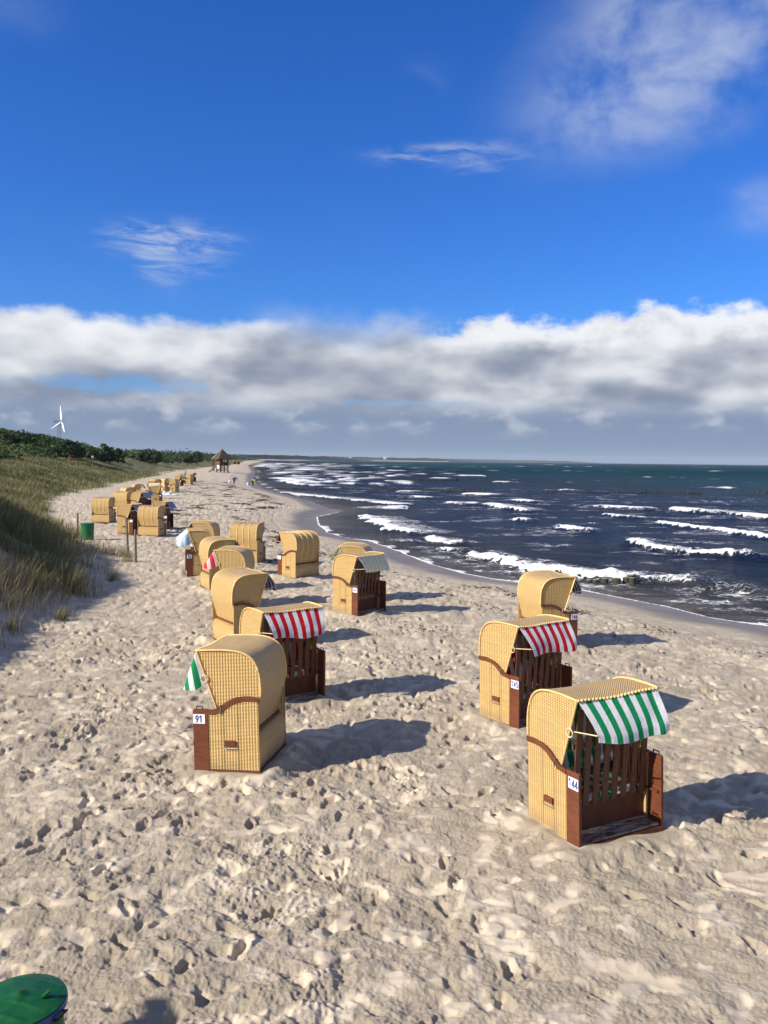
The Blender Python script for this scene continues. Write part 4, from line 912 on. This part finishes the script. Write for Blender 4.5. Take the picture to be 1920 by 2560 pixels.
# ---------------------------------------------------------------- lifeguard hut on stilts
def hut():
    X_,Y_=-46.9,243.3; g=gz(X_,Y_)-.1; root=empty('lifeguard_hut',(X_,Y_,g),R(37),label='brown wooden lifeguard hut on stilts with a thatched pyramid roof',category='hut')
    md=noisy('dark_planks',(.055,.030,.020),(.085,.045,.030),2.,.7,.2,.3,.02,(1,1,8)); mr=noisy('red_planks',(.17,.075,.042),(.12,.055,.032),2.,.7,.2,.3,.02,(1,1,8)); mt=noisy('thatch',(.11,.09,.065),(.06,.05,.037),3.,.95,.1,.6,.05,(1,1,4)); mwh,_n,_b=mat('white_panel',(.8,.8,.8),.6,.4)
    w_=2.6; z0,z1=2.15,4.3
    for sx in (-1,1):
        for sy in (-1,1): mb=MB(); mb.box((sx*1.2,sy*1.2,1.05),(.22,.22,2.1)); mb.box((sx*1.2,sy*1.2,.12),(.7,.5,.22)); mb.build('stilt',md,root)
    for a_ in (0,90,180,270):
        M4=Matrix.Rotation(R(a_),3,'Z'); mb=MB()
        for s_ in (-1,1): mb.tube([M4@Vector((-1.2*s_,-1.24,.4)),M4@Vector((1.2*s_,-1.24,1.9))],.07,4)
        mb.build('cross_brace',md,root)
    mb=MB(); mb.box((0,0,2.08),(3.3,3.3,.14)); mb.build('deck',mr,root)
    mb=MB(); mb.box((0,0,(z0+z1)/2),(w_,w_,z1-z0)); cab=mb.build('cabin',md,root)
    mb=MB(); mb.box((-w_/2-.03,-.05,2.95),(.05,w_*.9,1.4)); mb.build('planked_wall',mr,cab)
    for x_ in (-.15,.55): 
        mb=MB(); mb.box((x_-.0,-w_/2-.04,3.55),(.46,.06,.95)); wf=mb.build('window',mwh,cab)
        mb=MB(); mb.box((x_,-w_/2-.08,3.55),(.05,.03,.95)); mb.box((x_,-w_/2-.082,3.55),(.46,.03,.05)); mb.build('glazing_bar',md,wf)
    mb=MB(); q=2.15; ap=(0,0,6.9); zz=4.05
    c4=[(-q,-q,zz),(q,-q,zz),(q,q,zz),(-q,q,zz)]
    for k in range(4): mb.poly([c4[k],c4[(k+1)%4],ap])
    mb.poly([(x,y,z-.22) for x,y,z in c4][::-1])
    for k in range(4): a_,b_=c4[k],c4[(k+1)%4]; mb.poly([(a_[0],a_[1],a_[2]-.22),(b_[0],b_[1],b_[2]-.22),b_,a_])
    mb.build('thatched_roof',mt,root)
    mb=MB(); mb.tube([(-1.55,-1.5,2.9),(1.55,-1.5,2.9)],.05,5); mb.tube([(-1.55,-1.5,2.55),(1.55,-1.5,2.55)],.04,5)
    for x_ in (-1.55,-.5,.5,1.55): mb.tube([(x_,-1.5,2.1),(x_,-1.5,2.9)],.05,5)
    mb.build('railing',mr,root)
    mb=MB(); 
    for s_ in (-.4,.4): mb.tube([(-1.6,s_,2.1),(-4.3,s_,.1)],.09,4)
    for k in range(8): mb.box((-1.75-.32*k,0,1.95-.24*k),(.22,.8,.05))
    mb.build('stair',mr,root)
    mb=MB(); mb.box((-1.72,-.75,1.72),(.05,1.55,.95)); mb.build('notice_board',mwh,root)
    r2=empty('thatched_shelter',(X_-4.6,Y_+16,gz(X_-4,Y_+6)),R(20),label='smaller weathered thatched roof half hidden behind the lifeguard hut',category='hut')
    mb=MB(); c4=[(-1.7,-1.7,3.9),(1.7,-1.7,3.9),(1.7,1.7,3.9),(-1.7,1.7,3.9)]
    for k in range(4): mb.poly([c4[k],c4[(k+1)%4],(0,0,5.6)])
    mb.poly(c4[::-1]); mb.build('thatched_roof',noisy('pale_thatch',(.28,.24,.20),(.18,.15,.12),3.,.95),r2)
    for sx in (-1,1):
        for sy in (-1,1): mb=MB(); mb.box((sx*1.2,sy*1.2,1.95),(.2,.2,3.9)); mb.build('post',md,r2)
hut()
# ---------------------------------------------------------------- groynes
m_pile=noisy('wet_pile',(.030,.036,.024),(.060,.055,.038),5.,.75,.3,.5,.02)
def groyne(a_,b_,n,h0,h1,rad,lab,low=None):
    root=empty('groyne',(a_[0],a_[1],SEA),0,label=lab,category='groyne',group='wooden groynes in the surf'); rq=random.Random(n*7+int(a_[1]))
    mb=MB(); mb.tube([(0,0,-.9),(0,0,-.02),(0,0,0)],rad,9); me=mb.mesh('pile',60); me.materials.append(m_pile)
    for k in range(n):
        t=k/max(1,n-1); h=(h0+(h1-h0)*t)*(rq.uniform(.75,1.12) if h1>.45 else rq.uniform(.15,1.15))
        if low and low[0]<t<low[1]: h*=.35
        x_=(b_[0]-a_[0])*t+rq.uniform(-.04,.04); y_=(b_[1]-a_[1])*t+rq.uniform(-.06,.06)
        o=bpy.data.objects.new('pile',me); scene.collection.objects.link(o); o.parent=root; o.location=(x_,y_,h); o.rotation_euler=(rq.uniform(-.03,.03),rq.uniform(-.03,.03),rq.uniform(0,6))
        s_=rq.uniform(.85,1.12); o.scale=(s_,s_,1)
groyne((-17.5,132.2),(15.3,128.4),98,.20,.44,.17,'nearest long groyne of tarred piles running out from the beach')
groyne((16.2,129.5),(50.5,133.8),96,.15,.22,.17,'low dark groyne line carrying on seaward beyond the nearest long groyne')
groyne((56,136.5),(64,136.8),22,.35,.35,.17,'short row of pile heads farthest out to sea on the right')
groyne((-27.3,191.6),(18.5,203),98,.2,.42,.22,'second long groyne behind the nearest one')
groyne((23,205.5),(62,207),70,.25,.3,.22,'broken seaward end of the second groyne')
groyne((-38,264),(30,279),98,.2,.42,.3,'third groyne, a thin dark line among white waves')
groyne((-50,352),(40,392),98,.2,.45,.42,'fourth groyne, the farthest dark line in the surf')
gr=empty('groyne',(8.0,32.3,SEA),0,label='short row of rounded pile stumps awash in the near surf beside chair 146',category='groyne',group='wooden groynes in the surf')
for x_,y_,h,rd in ((7.72,32.7,.04,.13),(8.03,32.6,.06,.13),(8.25,32.45,.09,.12),(8.58,32.35,.15,.14),(8.98,32.1,.20,.16),(9.40,32.25,.22,.15),(9.55,32.0,.24,.13),(9.60,32.35,.30,.14)):
    mb=MB(); mb.tube([(0,0,-.9),(0,0,h-.015),(0,0,h)],rd,12); o=mb.build('pile',m_pile,gr,smooth=60); o.location=(x_-8.0,y_-32.3,0)
    mb=MB(); mb.ell((0,0,h),rd*.95,rd*.95,.03,None,12,5); o2=mb.build('weathered_top',noisy('pile_top',(.26,.24,.17),(.14,.13,.09),9.,.8),o,smooth=60)
# ---------------------------------------------------------------- posts, bins, signs, odds and ends
m_post=noisy('grey_post',(.24,.21,.17),(.15,.13,.10),7.,.9,.2,.4,.01,(4,4,1))
for x_,y_,h,tl,lab in ((-9.11,30.69,1.22,(0,.0),'weathered wooden post nearest us at the dune edge'),(-10.25,33.5,1.45,(0,-.03),'weathered leaning wooden post in the middle at the dune edge'),(-14.75,40.3,1.15,(0,.02),'weathered wooden post standing left of the distant green bin')):
    mb=MB(); mb.tube([(0,0,-.3),(0,0,h*.5),(0,0,h)],.052,10,r1=.045); o=mb.build('wooden_post',m_post,None,smooth=50,label=lab,category='post',group='wooden posts along the dune edge'); o.location=(x_,y_,gz(x_,y_)); o.rotation_euler=(tl[0],tl[1],0)
def drum(mb,prof,n=40,cap=True):
    for i in range(len(prof)-1):
        (r0,z0),(r1,z1)=prof[i],prof[i+1]
        for k in range(n):
            a0,a1=2*math.pi*k/n,2*math.pi*(k+1)/n
            P_=[(r0*math.cos(a0),r0*math.sin(a0),z0),(r0*math.cos(a1),r0*math.sin(a1),z0),(r1*math.cos(a1),r1*math.sin(a1),z1),(r1*math.cos(a0),r1*math.sin(a0),z1)]
            if r0<1e-6: P_=P_[1:] if False else [P_[0],P_[2],P_[3]]
            if r1<1e-6: P_=P_[:3]
            mb.poly(P_)
m_gp,Ng,bg_=mat('green_paint',(.012,.13,.035),.42,.28)
tcg=Ng.n('ShaderNodeTexCoord').outputs['Object']; q1=Ng.noise(tcg,9.,6.,.65); q2=Ng.noise(tcg,42.,4.,.6)
cg=Ng.mix(Ng.step(q1,.35,.7),(.006,.070,.022),(.012,.110,.030)); cg=Ng.mix(Ng.step(Ng.add(Ng.mul(q1,.6),Ng.mul(q2,.5)),.70,.74),cg,(.42,.44,.40)); Ng.put(bg_.inputs['Base Color'],cg); Ng.put(bg_.inputs['Roughness'],Ng.step(q2,.3,.7,.25,.5)); Ng.put(bg_.inputs['Normal'],Ng.bump(q1,.25,.01))
m_bp=noisy('blue_paint',(.012,.045,.17),(.02,.06,.22),12.,.35,.5)
m_bin2=noisy('plain_green',(.008,.12,.045),(.012,.15,.055),10.,.45,.4)
g=gz(-2.2,4.7)-.02; _a=at(50,2492,10.); _t=(CAM_H-(g+.675))/(CAM_H-_a[2]); X_,Y_=_a[0]*_t,_a[1]*_t; print('bin',X_,Y_)
root=empty('litter_bin',(X_,Y_,g),R(-14),label='big green metal bin with blue rim in the bottom left corner',category='bin')
mb=MB(); drum(mb,[(.225,.0),(.235,.02),(.238,.2),(.246,.215),(.238,.23),(.240,.42),(.248,.435),(.240,.45),(.243,.62),(.0,.62)]); mb.build('drum',m_gp,root,smooth=35)
mb=MB(); drum(mb,[(.243,.605),(.262,.605),(.266,.625),(.262,.648),(.243,.650)]); rim=mb.build('rim',m_bp,root,smooth=50)
mb=MB()
def lid(r,a):
    z_=.655+.035*(1-(r/.256)**2); y_=r*math.sin(a)
    for c_ in (-.17,-.06,.055,.16): z_+=.006*math.exp(-((y_-c_)/.009)**2)*(1 if r<.235 else 0)
    z_+=.022*math.exp(-((r)/.035)**2)
    return (r*math.cos(a),r*math.sin(a),z_)
nr_,na_=28,72
for i in range(nr_):
    for k in range(na_):
        r0,r1=.258*i/nr_,.258*(i+1)/nr_; a0,a1=2*math.pi*k/na_,2*math.pi*(k+1)/na_
        mb.poly([lid(r0,a0),lid(r1,a0),lid(r1,a1),lid(r0,a1)] if i else [lid(0,0),lid(r1,a0),lid(r1,a1)])
lo=mb.build('lid',m_gp,root,smooth=60)
mb=MB(); mb.box((.155,.03,.700),(.05,.028,.014),Matrix.Rotation(R(35),3,'Z')@Matrix.Rotation(R(-35),3,'Y')); mb.build('lid_tab',m_gp,lo)
for s_ in (0,180):
    c_,d_=math.cos(R(s_)),math.sin(R(s_)); mb=MB(); P_=[(.245,-.045,.60),(.285,-.045,.615),(.290,0,.622),(.285,.045,.615),(.245,.045,.60)]; mb.tube([(x*c_-y*d_,x*d_+y*c_,z) for x,y,z in P_],.0065,6); mb.build('handle',m_dark,root,smooth=60)
X_,Y_=-13.87,39.2; root=empty('litter_bin',(X_,Y_,gz(X_,Y_)),0,label='distant bright green bin with a lid beside the wooden post at the dune edge',category='bin')
mb=MB(); drum(mb,[(.25,0),(.27,.02),(.30,.72),(0,.72)],24); mb.build('drum',m_bin2,root,smooth=35)
mb=MB(); drum(mb,[(.29,.715),(.325,.715),(.33,.74),(.30,.77),(.0,.79)],24); mb.build('lid',m_bin2,root,smooth=35)
# signs on the dune
X_,Y_,Z_=at(231,1142,165); g=gz(X_,Y_); root=empty('white_sign',(X_,Y_,g),math.atan2(-X_,Y_),label='small blank white board on a post in front of the dark trees',category='sign')
mb=MB(); mb.tube([(0,0,0),(0,0,Z_-g)],.045,6); mb.build('post',m_post,root,smooth=60)
mb=MB(); mb.box((0,-.05,Z_-g),(.42,.04,.40)); mb.build('sign_board',m_plate,root)
X_,Y_,Z_=at(174,1136,165); g=gz(X_,Y_); hh=Z_-g; root=empty('orange_signpost',(X_,Y_,g),math.atan2(-X_,Y_),label='orange and yellow painted signpost on the dune top below the tall tree',category='sign')
m_or=noisy('orange_paint',(.55,.13,.03),(.42,.10,.03),3.,.6); m_ye=noisy('yellow_paint',(.60,.42,.10),(.5,.34,.08),3.,.6)
mb=MB(); mb.box((.1,0,hh/2),(.16,.14,hh)); mb.build('post',m_or,root)
for k in range(2): mb=MB(); mb.box((-.12+.02*k,-.09,hh-.32-.33*k),(.42,.04,.16)); mb.build('sign_arm',m_ye if k else m_or,root)
# crumpled sheet
X_,Y_=-22.6,87.4; rs=np.random.default_rng(4)
def sh(u,v): return ((u-.5)*2.2,(v-.5)*1.0,.05+.30*float(abs(perlin(np.array([u*4.]),np.array([v*3.]),250))[0])*math.sin(u*3.1)*math.sin(v*3.1)*2.2)
mb=MB(); mb.shell(sh,22,14,lambda a,b_:(a,b_),lambda a,b_:(0,0,-1),.01); o=mb.build('crumpled_sheet',noisy('white_sheet',(.66,.66,.66),(.55,.56,.58),5.,.8),None,smooth=60,label='crumpled greyish white sheet lying on the sand by the far beach chairs',category='sheet'); o.location=(X_,Y_,gz(X_,Y_))
# thin stick standing at the water's edge and one lying on the spit
for (x_,y_,r_,L,lab) in ((.02,46.8,(.05,.12,0),.55,'thin dark stick standing upright at the water edge behind the hidden roof'),(-5.2,80.0,(1.45,0,1.2),2.6,'long dark stick lying flat on the wet sand spit')):
    mb=MB(); mb.tube([(0,0,-.1),(.02,.01,L*.5),(0,.0,L)],.03,6,r1=.012); o=mb.build('driftwood_stick',m_pile,None,smooth=60,label=lab,category='stick'); o.location=(x_,y_,gz(x_,y_)+.03); o.rotation_euler=r_
# seaweed wrack
rg=np.random.default_rng(77); n=90000
y=rg.uniform(9,150,n); xs_=np.interp(y,[p[1] for p in SHORE],[p[0] for p in SHORE])
off_=np.where(rg.uniform(0,1,n)<.42,rg.normal(4.5,.22,n)+.4*np.sin(y/3.1),rg.normal(8.0,1.5,n)+1.2*np.sin(y/7.))
x=xs_-off_*1.25; q=fbm(x/1.6,y/2.6,3,260)
pk=np.where(off_<5.6,sst(q,.0,.5)*.8,sst(q,.15,.55))*np.interp(y,[9,20,40,70,120,150],[.14,.45,.8,1,1,.3])
k=rg.uniform(0,1,n)<pk; x,y,off_=x[k],y[k],off_[k]; 
z=macro(x,y)
zz,d1,d2=macro(x,y,True); z=z+small(x,y,d1,d2)
k=(d1>2.6)&(d1<14); x,y,z=x[k],y[k],z[k]; n=len(x); print('weed',n)
a=rg.uniform(0,6.28,n); L=rg.uniform(.03,.10,n)*np.interp(y,[9,60,150],[.55,1.7,3.0]); W=L*rg.uniform(.25,.7,n)
ux,uy=np.cos(a)*L,np.sin(a)*L; vx,vy=-np.sin(a)*W,np.cos(a)*W; hz=rg.uniform(.004,.03,n)
V=np.stack([np.stack([x-ux,y-uy,z-.005],-1),np.stack([x-vx,y-vy,z+.003],-1),np.stack([x+ux,y+uy,z-.005],-1),np.stack([x+vx,y+vy,z+.003],-1),np.stack([x,y,z+hz],-1)],1).reshape(-1,3)
b0=np.arange(n)[:,None]*5; F=np.concatenate([b0+np.array([[i,(i+1)%4,4]]) for i in range(4)],0)
link('seaweed',mesh_from_np('seaweed',V,F,smooth=False),noisy('seaweed',(.045,.032,.022),(.10,.075,.05),4.,.8),kind='stuff',label='dark scattered seaweed washed up in lines along the beach',category='seaweed')

# ---------------------------------------------------------------- stair landing left of the viewpoint (outside the frame, its shadow falls into the corner)
m_plank=noisy('deck_plank',(.22,.19,.15),(.14,.12,.10),5.,.85,.2,.3,.01,(8,1,1))
root=empty('boardwalk_landing',(-5.6,.9,gz(-5.6,.9)),0,label='wooden beach access landing left of the viewpoint, only its shadow reaching the bottom edge',category='boardwalk')
mb=MB()
for k in range(16): mb.box((0,-2.2+.30*k,2.3),(1.6,.28,.05))
mb.build('deck',m_plank,root)
for sx in (-1,1):
    hp_=3.4 if sx<0 else 2.3
    for y_ in (-2.2,0,2.2): mb=MB(); mb.box((sx*.86,y_,hp_/2-.15),(.10,.10,hp_)); mb.build('post',m_plank,root)
mb=MB(); mb.box((-.86,0,3.3),(.14,4.8,.05)); mb.build('handrail',m_plank,root)
# ---------------------------------------------------------------- people
def skinmesh(name,joints,edges,mt,parent=None,sub=2):
    """joints: name -> (x,y,z,r); one continuous surface grown over connected edges"""
    ks=list(joints); me=bpy.data.meshes.new(name); me.from_pydata([joints[k][:3] for k in ks],[(ks.index(a),ks.index(b_)) for a,b_ in edges],[])
    o=bpy.data.objects.new(name,me); scene.collection.objects.link(o)
    md=o.modifiers.new('skin','SKIN'); sv=me.skin_vertices[0].data
    for i,k in enumerate(ks): sv[i].radius=(joints[k][3],joints[k][3]*(joints[k][4] if len(joints[k])>4 else 1))
    sv[0].use_root=True
    sb=o.modifiers.new('sub','SUBSURF'); sb.levels=sub; sb.render_levels=sub
    bpy.context.view_layer.update(); m2=bpy.data.meshes.new_from_object(o.evaluated_get(bpy.context.evaluated_depsgraph_get())); bpy.data.objects.remove(o)
    m2.name=name
    for p in m2.polygons: p.use_smooth=True
    m2.materials.clear(); return link(name,m2,mt,parent)
m_skin,_n,_b=mat('skin',(.55,.33,.23),.6,.3)
def fab(name,c): return noisy(name,c,tuple(k*.8 for k in c),12.,.85,.15)
def person(x,y,rz,pose,top_c,leg_c,hair_c,lab,grp=None):
    root=empty('person',(x,y,gz(x,y)),R(rz),label=lab,category='person',group=grp)
    # facing -Y. pelvis, spine, neck, head, arms, legs
    if pose=='bend':
        J=dict(pel=(0,.12,.92,.15),waist=(0,-.02,1.02,.14),chest=(0,-.27,1.06,.16),neck=(0,-.46,1.0,.06),head=(0,-.56,.93,.10),
        sl=(-.17,-.33,1.02,.07),el=(-.20,-.40,.74,.05),wl=(-.18,-.48,.50,.035),hl=(-.17,-.51,.42,.04),sr=(.17,-.33,1.02,.07),er=(.21,-.36,.75,.05),wr=(.20,-.42,.52,.035),hr=(.19,-.44,.44,.04),
        tl=(-.10,.12,.85,.10),kl=(-.12,.02,.48,.065),al=(-.12,.10,.09,.04),fl=(-.13,-.08,.04,.04),tr=(.10,.12,.85,.10),kr=(.13,.06,.48,.065),ar=(.14,.16,.09,.04),fr=(.15,-.02,.04,.04))
    elif pose=='sit':
        J=dict(pel=(0,.10,.42,.15),waist=(0,.06,.60,.13),chest=(0,-.02,.82,.15),neck=(0,-.06,1.0,.06),head=(0,-.09,1.13,.10),
        sl=(-.18,-.02,.92,.07),el=(-.24,-.16,.68,.05),wl=(-.18,-.36,.55,.035),hl=(-.16,-.43,.53,.04),sr=(.18,-.02,.92,.07),er=(.25,-.14,.68,.05),wr=(.19,-.34,.54,.035),hr=(.17,-.41,.52,.04),
        tl=(-.10,.06,.42,.10),kl=(-.14,-.36,.46,.065),al=(-.14,-.34,.09,.04),fl=(-.14,-.50,.04,.04),tr=(.10,.06,.42,.10),kr=(.14,-.36,.46,.065),ar=(.14,-.30,.09,.04),fr=(.15,-.46,.04,.04))
    else:
        st=.16 if pose=='walk' else .03
        J=dict(pel=(0,0,.93,.14),waist=(0,0,1.1,.13),chest=(0,-.01,1.32,.16),neck=(0,-.01,1.50,.055),head=(0,-.03,1.64,.10),
        sl=(-.19,0,1.40,.07),el=(-.25,.05+st/2,1.14,.048),wl=(-.24,-.04+st/2,.91,.035),hl=(-.24,-.07+st/2,.82,.04),sr=(.19,0,1.40,.07),er=(.25,.02-st/2,1.14,.048),wr=(.24,-.12-st/2,.93,.035),hr=(.24,-.16-st/2,.85,.04),
        tl=(-.10,0,.86,.10),kl=(-.11,-.03-st,.48,.065),al=(-.11,.03-st*1.1,.09,.04),fl=(-.12,-.14-st*1.1,.04,.04),tr=(.10,0,.86,.10),kr=(.11,-.02+st*.6,.48,.065),ar=(.11,.08+st*1.4,.09,.04),fr=(.12,-.08+st*1.4,.04,.04))
    E=[('pel','waist'),('waist','chest'),('chest','neck'),('neck','head'),('chest','sl'),('sl','el'),('el','wl'),('wl','hl'),('chest','sr'),('sr','er'),('er','wr'),('wr','hr'),('pel','tl'),('tl','kl'),('kl','al'),('al','fl'),('pel','tr'),('tr','kr'),('kr','ar'),('ar','fr')]
    skinmesh('body',J,E,m_skin,root)
    g=lambda ks,dr:{k:(*J[k][:3],J[k][3]+dr) for k in ks}
    skinmesh('jacket',g(['pel','waist','chest','sl','el','wl','sr','er','wr'],.022),[('pel','waist'),('waist','chest'),('chest','sl'),('sl','el'),('el','wl'),('chest','sr'),('sr','er'),('er','wr')],fab('cloth_top',top_c),root)
    skinmesh('trousers',g(['pel','tl','kl','al','tr','kr','ar'],.018),[('pel','tl'),('tl','kl'),('kl','al'),('pel','tr'),('tr','kr'),('kr','ar')],fab('cloth_legs',leg_c),root)
    h=J['head']; n=Vector(h[:3])-Vector(J['neck'][:3]); n.normalize(); mb=MB(); c=Vector(h[:3])+n*.035+Vector((0,.02,.0)); mb.ell(c,.108,.118,.108,None,12,8); mb.build('hair',fab('hair',hair_c),root,smooth=80)
    for s_ in (-1,1):
        f=J['fl' if s_<0 else 'fr']; a_=J['al' if s_<0 else 'ar']; mb=MB(); mb.ell(((f[0]+a_[0])/2,(f[1]+a_[1])/2-.01,.045),.055,.15,.05,None,10,6); mb.build('shoe',fab('shoe',(.04,.04,.045)),root,smooth=80)
    return root
person(-25.7,144.0,60,'bend',(.015,.07,.42),(.03,.035,.05),(.04,.025,.02),'person in a blue jacket bending down over the sand left of the waterline')
person(-22.2,142.3,75,'bend',(.42,.50,.06),(.02,.02,.025),(.05,.03,.02),'person in a yellow green vest bending forward near the waterline')
mb=MB(); mb.ell((0,0,.25),.17,.14,.27,None,12,8); mb.tube([(-.08,0,.48),(-.05,0,.62),(.05,0,.62),(.08,0,.48)],.02,5); o=mb.build('white_bag',noisy('bag',(.75,.75,.75),(.6,.6,.62),6.),None,smooth=70,label='white bag next to the person in the yellow green vest',category='bag'); o.location=(-23.1,142.1,gz(-23.1,142.1))
mb=MB(); mb.ell((0,0,.22),.24,.2,.23,None,12,8); mb.tube([(-.1,0,.40),(-.05,0,.52),(.05,0,.52),(.1,0,.40)],.02,5); o=mb.build('white_bag',noisy('bag',(.75,.75,.75),(.6,.6,.62),6.),None,smooth=70,label='white bag on the sand beside the bending person in blue',category='bag'); o.location=(-26.5,143.8,gz(-26.5,143.8))
person(-31.8,134.5,80,'stand',(.012,.05,.40),(.015,.04,.25),(.05,.03,.02),'person in blue clothes standing behind the last beach chairs of the row')
FP='far walkers on the beach'
for x_,y_,rz,ps,tc_,lc_,lab in ((-82,468,200,'walk',(.55,.08,.08),(.55,.35,.35),'tiny walker in red and pink in front of the far red boxes'),(-61.5,392,30,'walk',(.65,.45,.12),(.45,.30,.2),'tiny walker in an orange yellow top near the far waterline'),(-60.6,393,30,'walk',(.75,.70,.6),(.55,.2,.12),'tiny walker in white beside the one in the orange top'),(-66.5,470,10,'walk',(.03,.03,.04),(.03,.03,.04),'tiny dark figure standing at the far surf edge')):
    person(x_,y_,rz,ps,tc_,lc_,(.05,.03,.02),lab,FP)
m_rd=noisy('red_shell',(.30,.07,.04),(.22,.05,.03),3.,.7); m_wr=noisy('white_roof_cloth',(.75,.72,.68),(.6,.58,.55),3.,.8)
for (px_,D_,lab) in ((586.5,640,'left one of two tiny reddish brown beach chairs far up the beach'),(596,640,'right one of two tiny reddish brown beach chairs far up the beach')):
    X_,Y_,_=at(px_,1158,D_); r=beach_chair('dark red',0,0,3,.25,None); r.location=(X_,Y_,gz(X_,Y_)); r.rotation_euler=(0,0,R(20)); r.scale=(1.9,1.9,1.7)
    r['label']=lab; r['category']='beach chair'; r['group']='red beach chairs far away'
    for ch in r.children:
        if ch.name.split('.')[0] in('side_panel','lower_back'): ch.data=ch.data.copy(); ch.data.materials[0]=m_rd

# ---------------------------------------------------------------- sea air
mb=MB(); mb.box((0,0,40),(24000,24000,96)); hz_=mb.mesh('haze')
m=bpy.data.materials.new('haze'); m.use_nodes=True; m.node_tree.nodes.clear(); N=NT(m.node_tree)
pv=N.n('ShaderNodeVolumePrincipled'); pv.inputs['Color'].default_value=(.80,.90,1,1); pv.inputs['Density'].default_value=.000045; pv.inputs['Anisotropy'].default_value=.0
o_=N.n('ShaderNodeOutputMaterial'); N.nt.links.new(pv.outputs[0],o_.inputs['Volume'])
link('haze',hz_,m,kind='stuff',label='thin bluish sea air over the whole beach',category='haze')
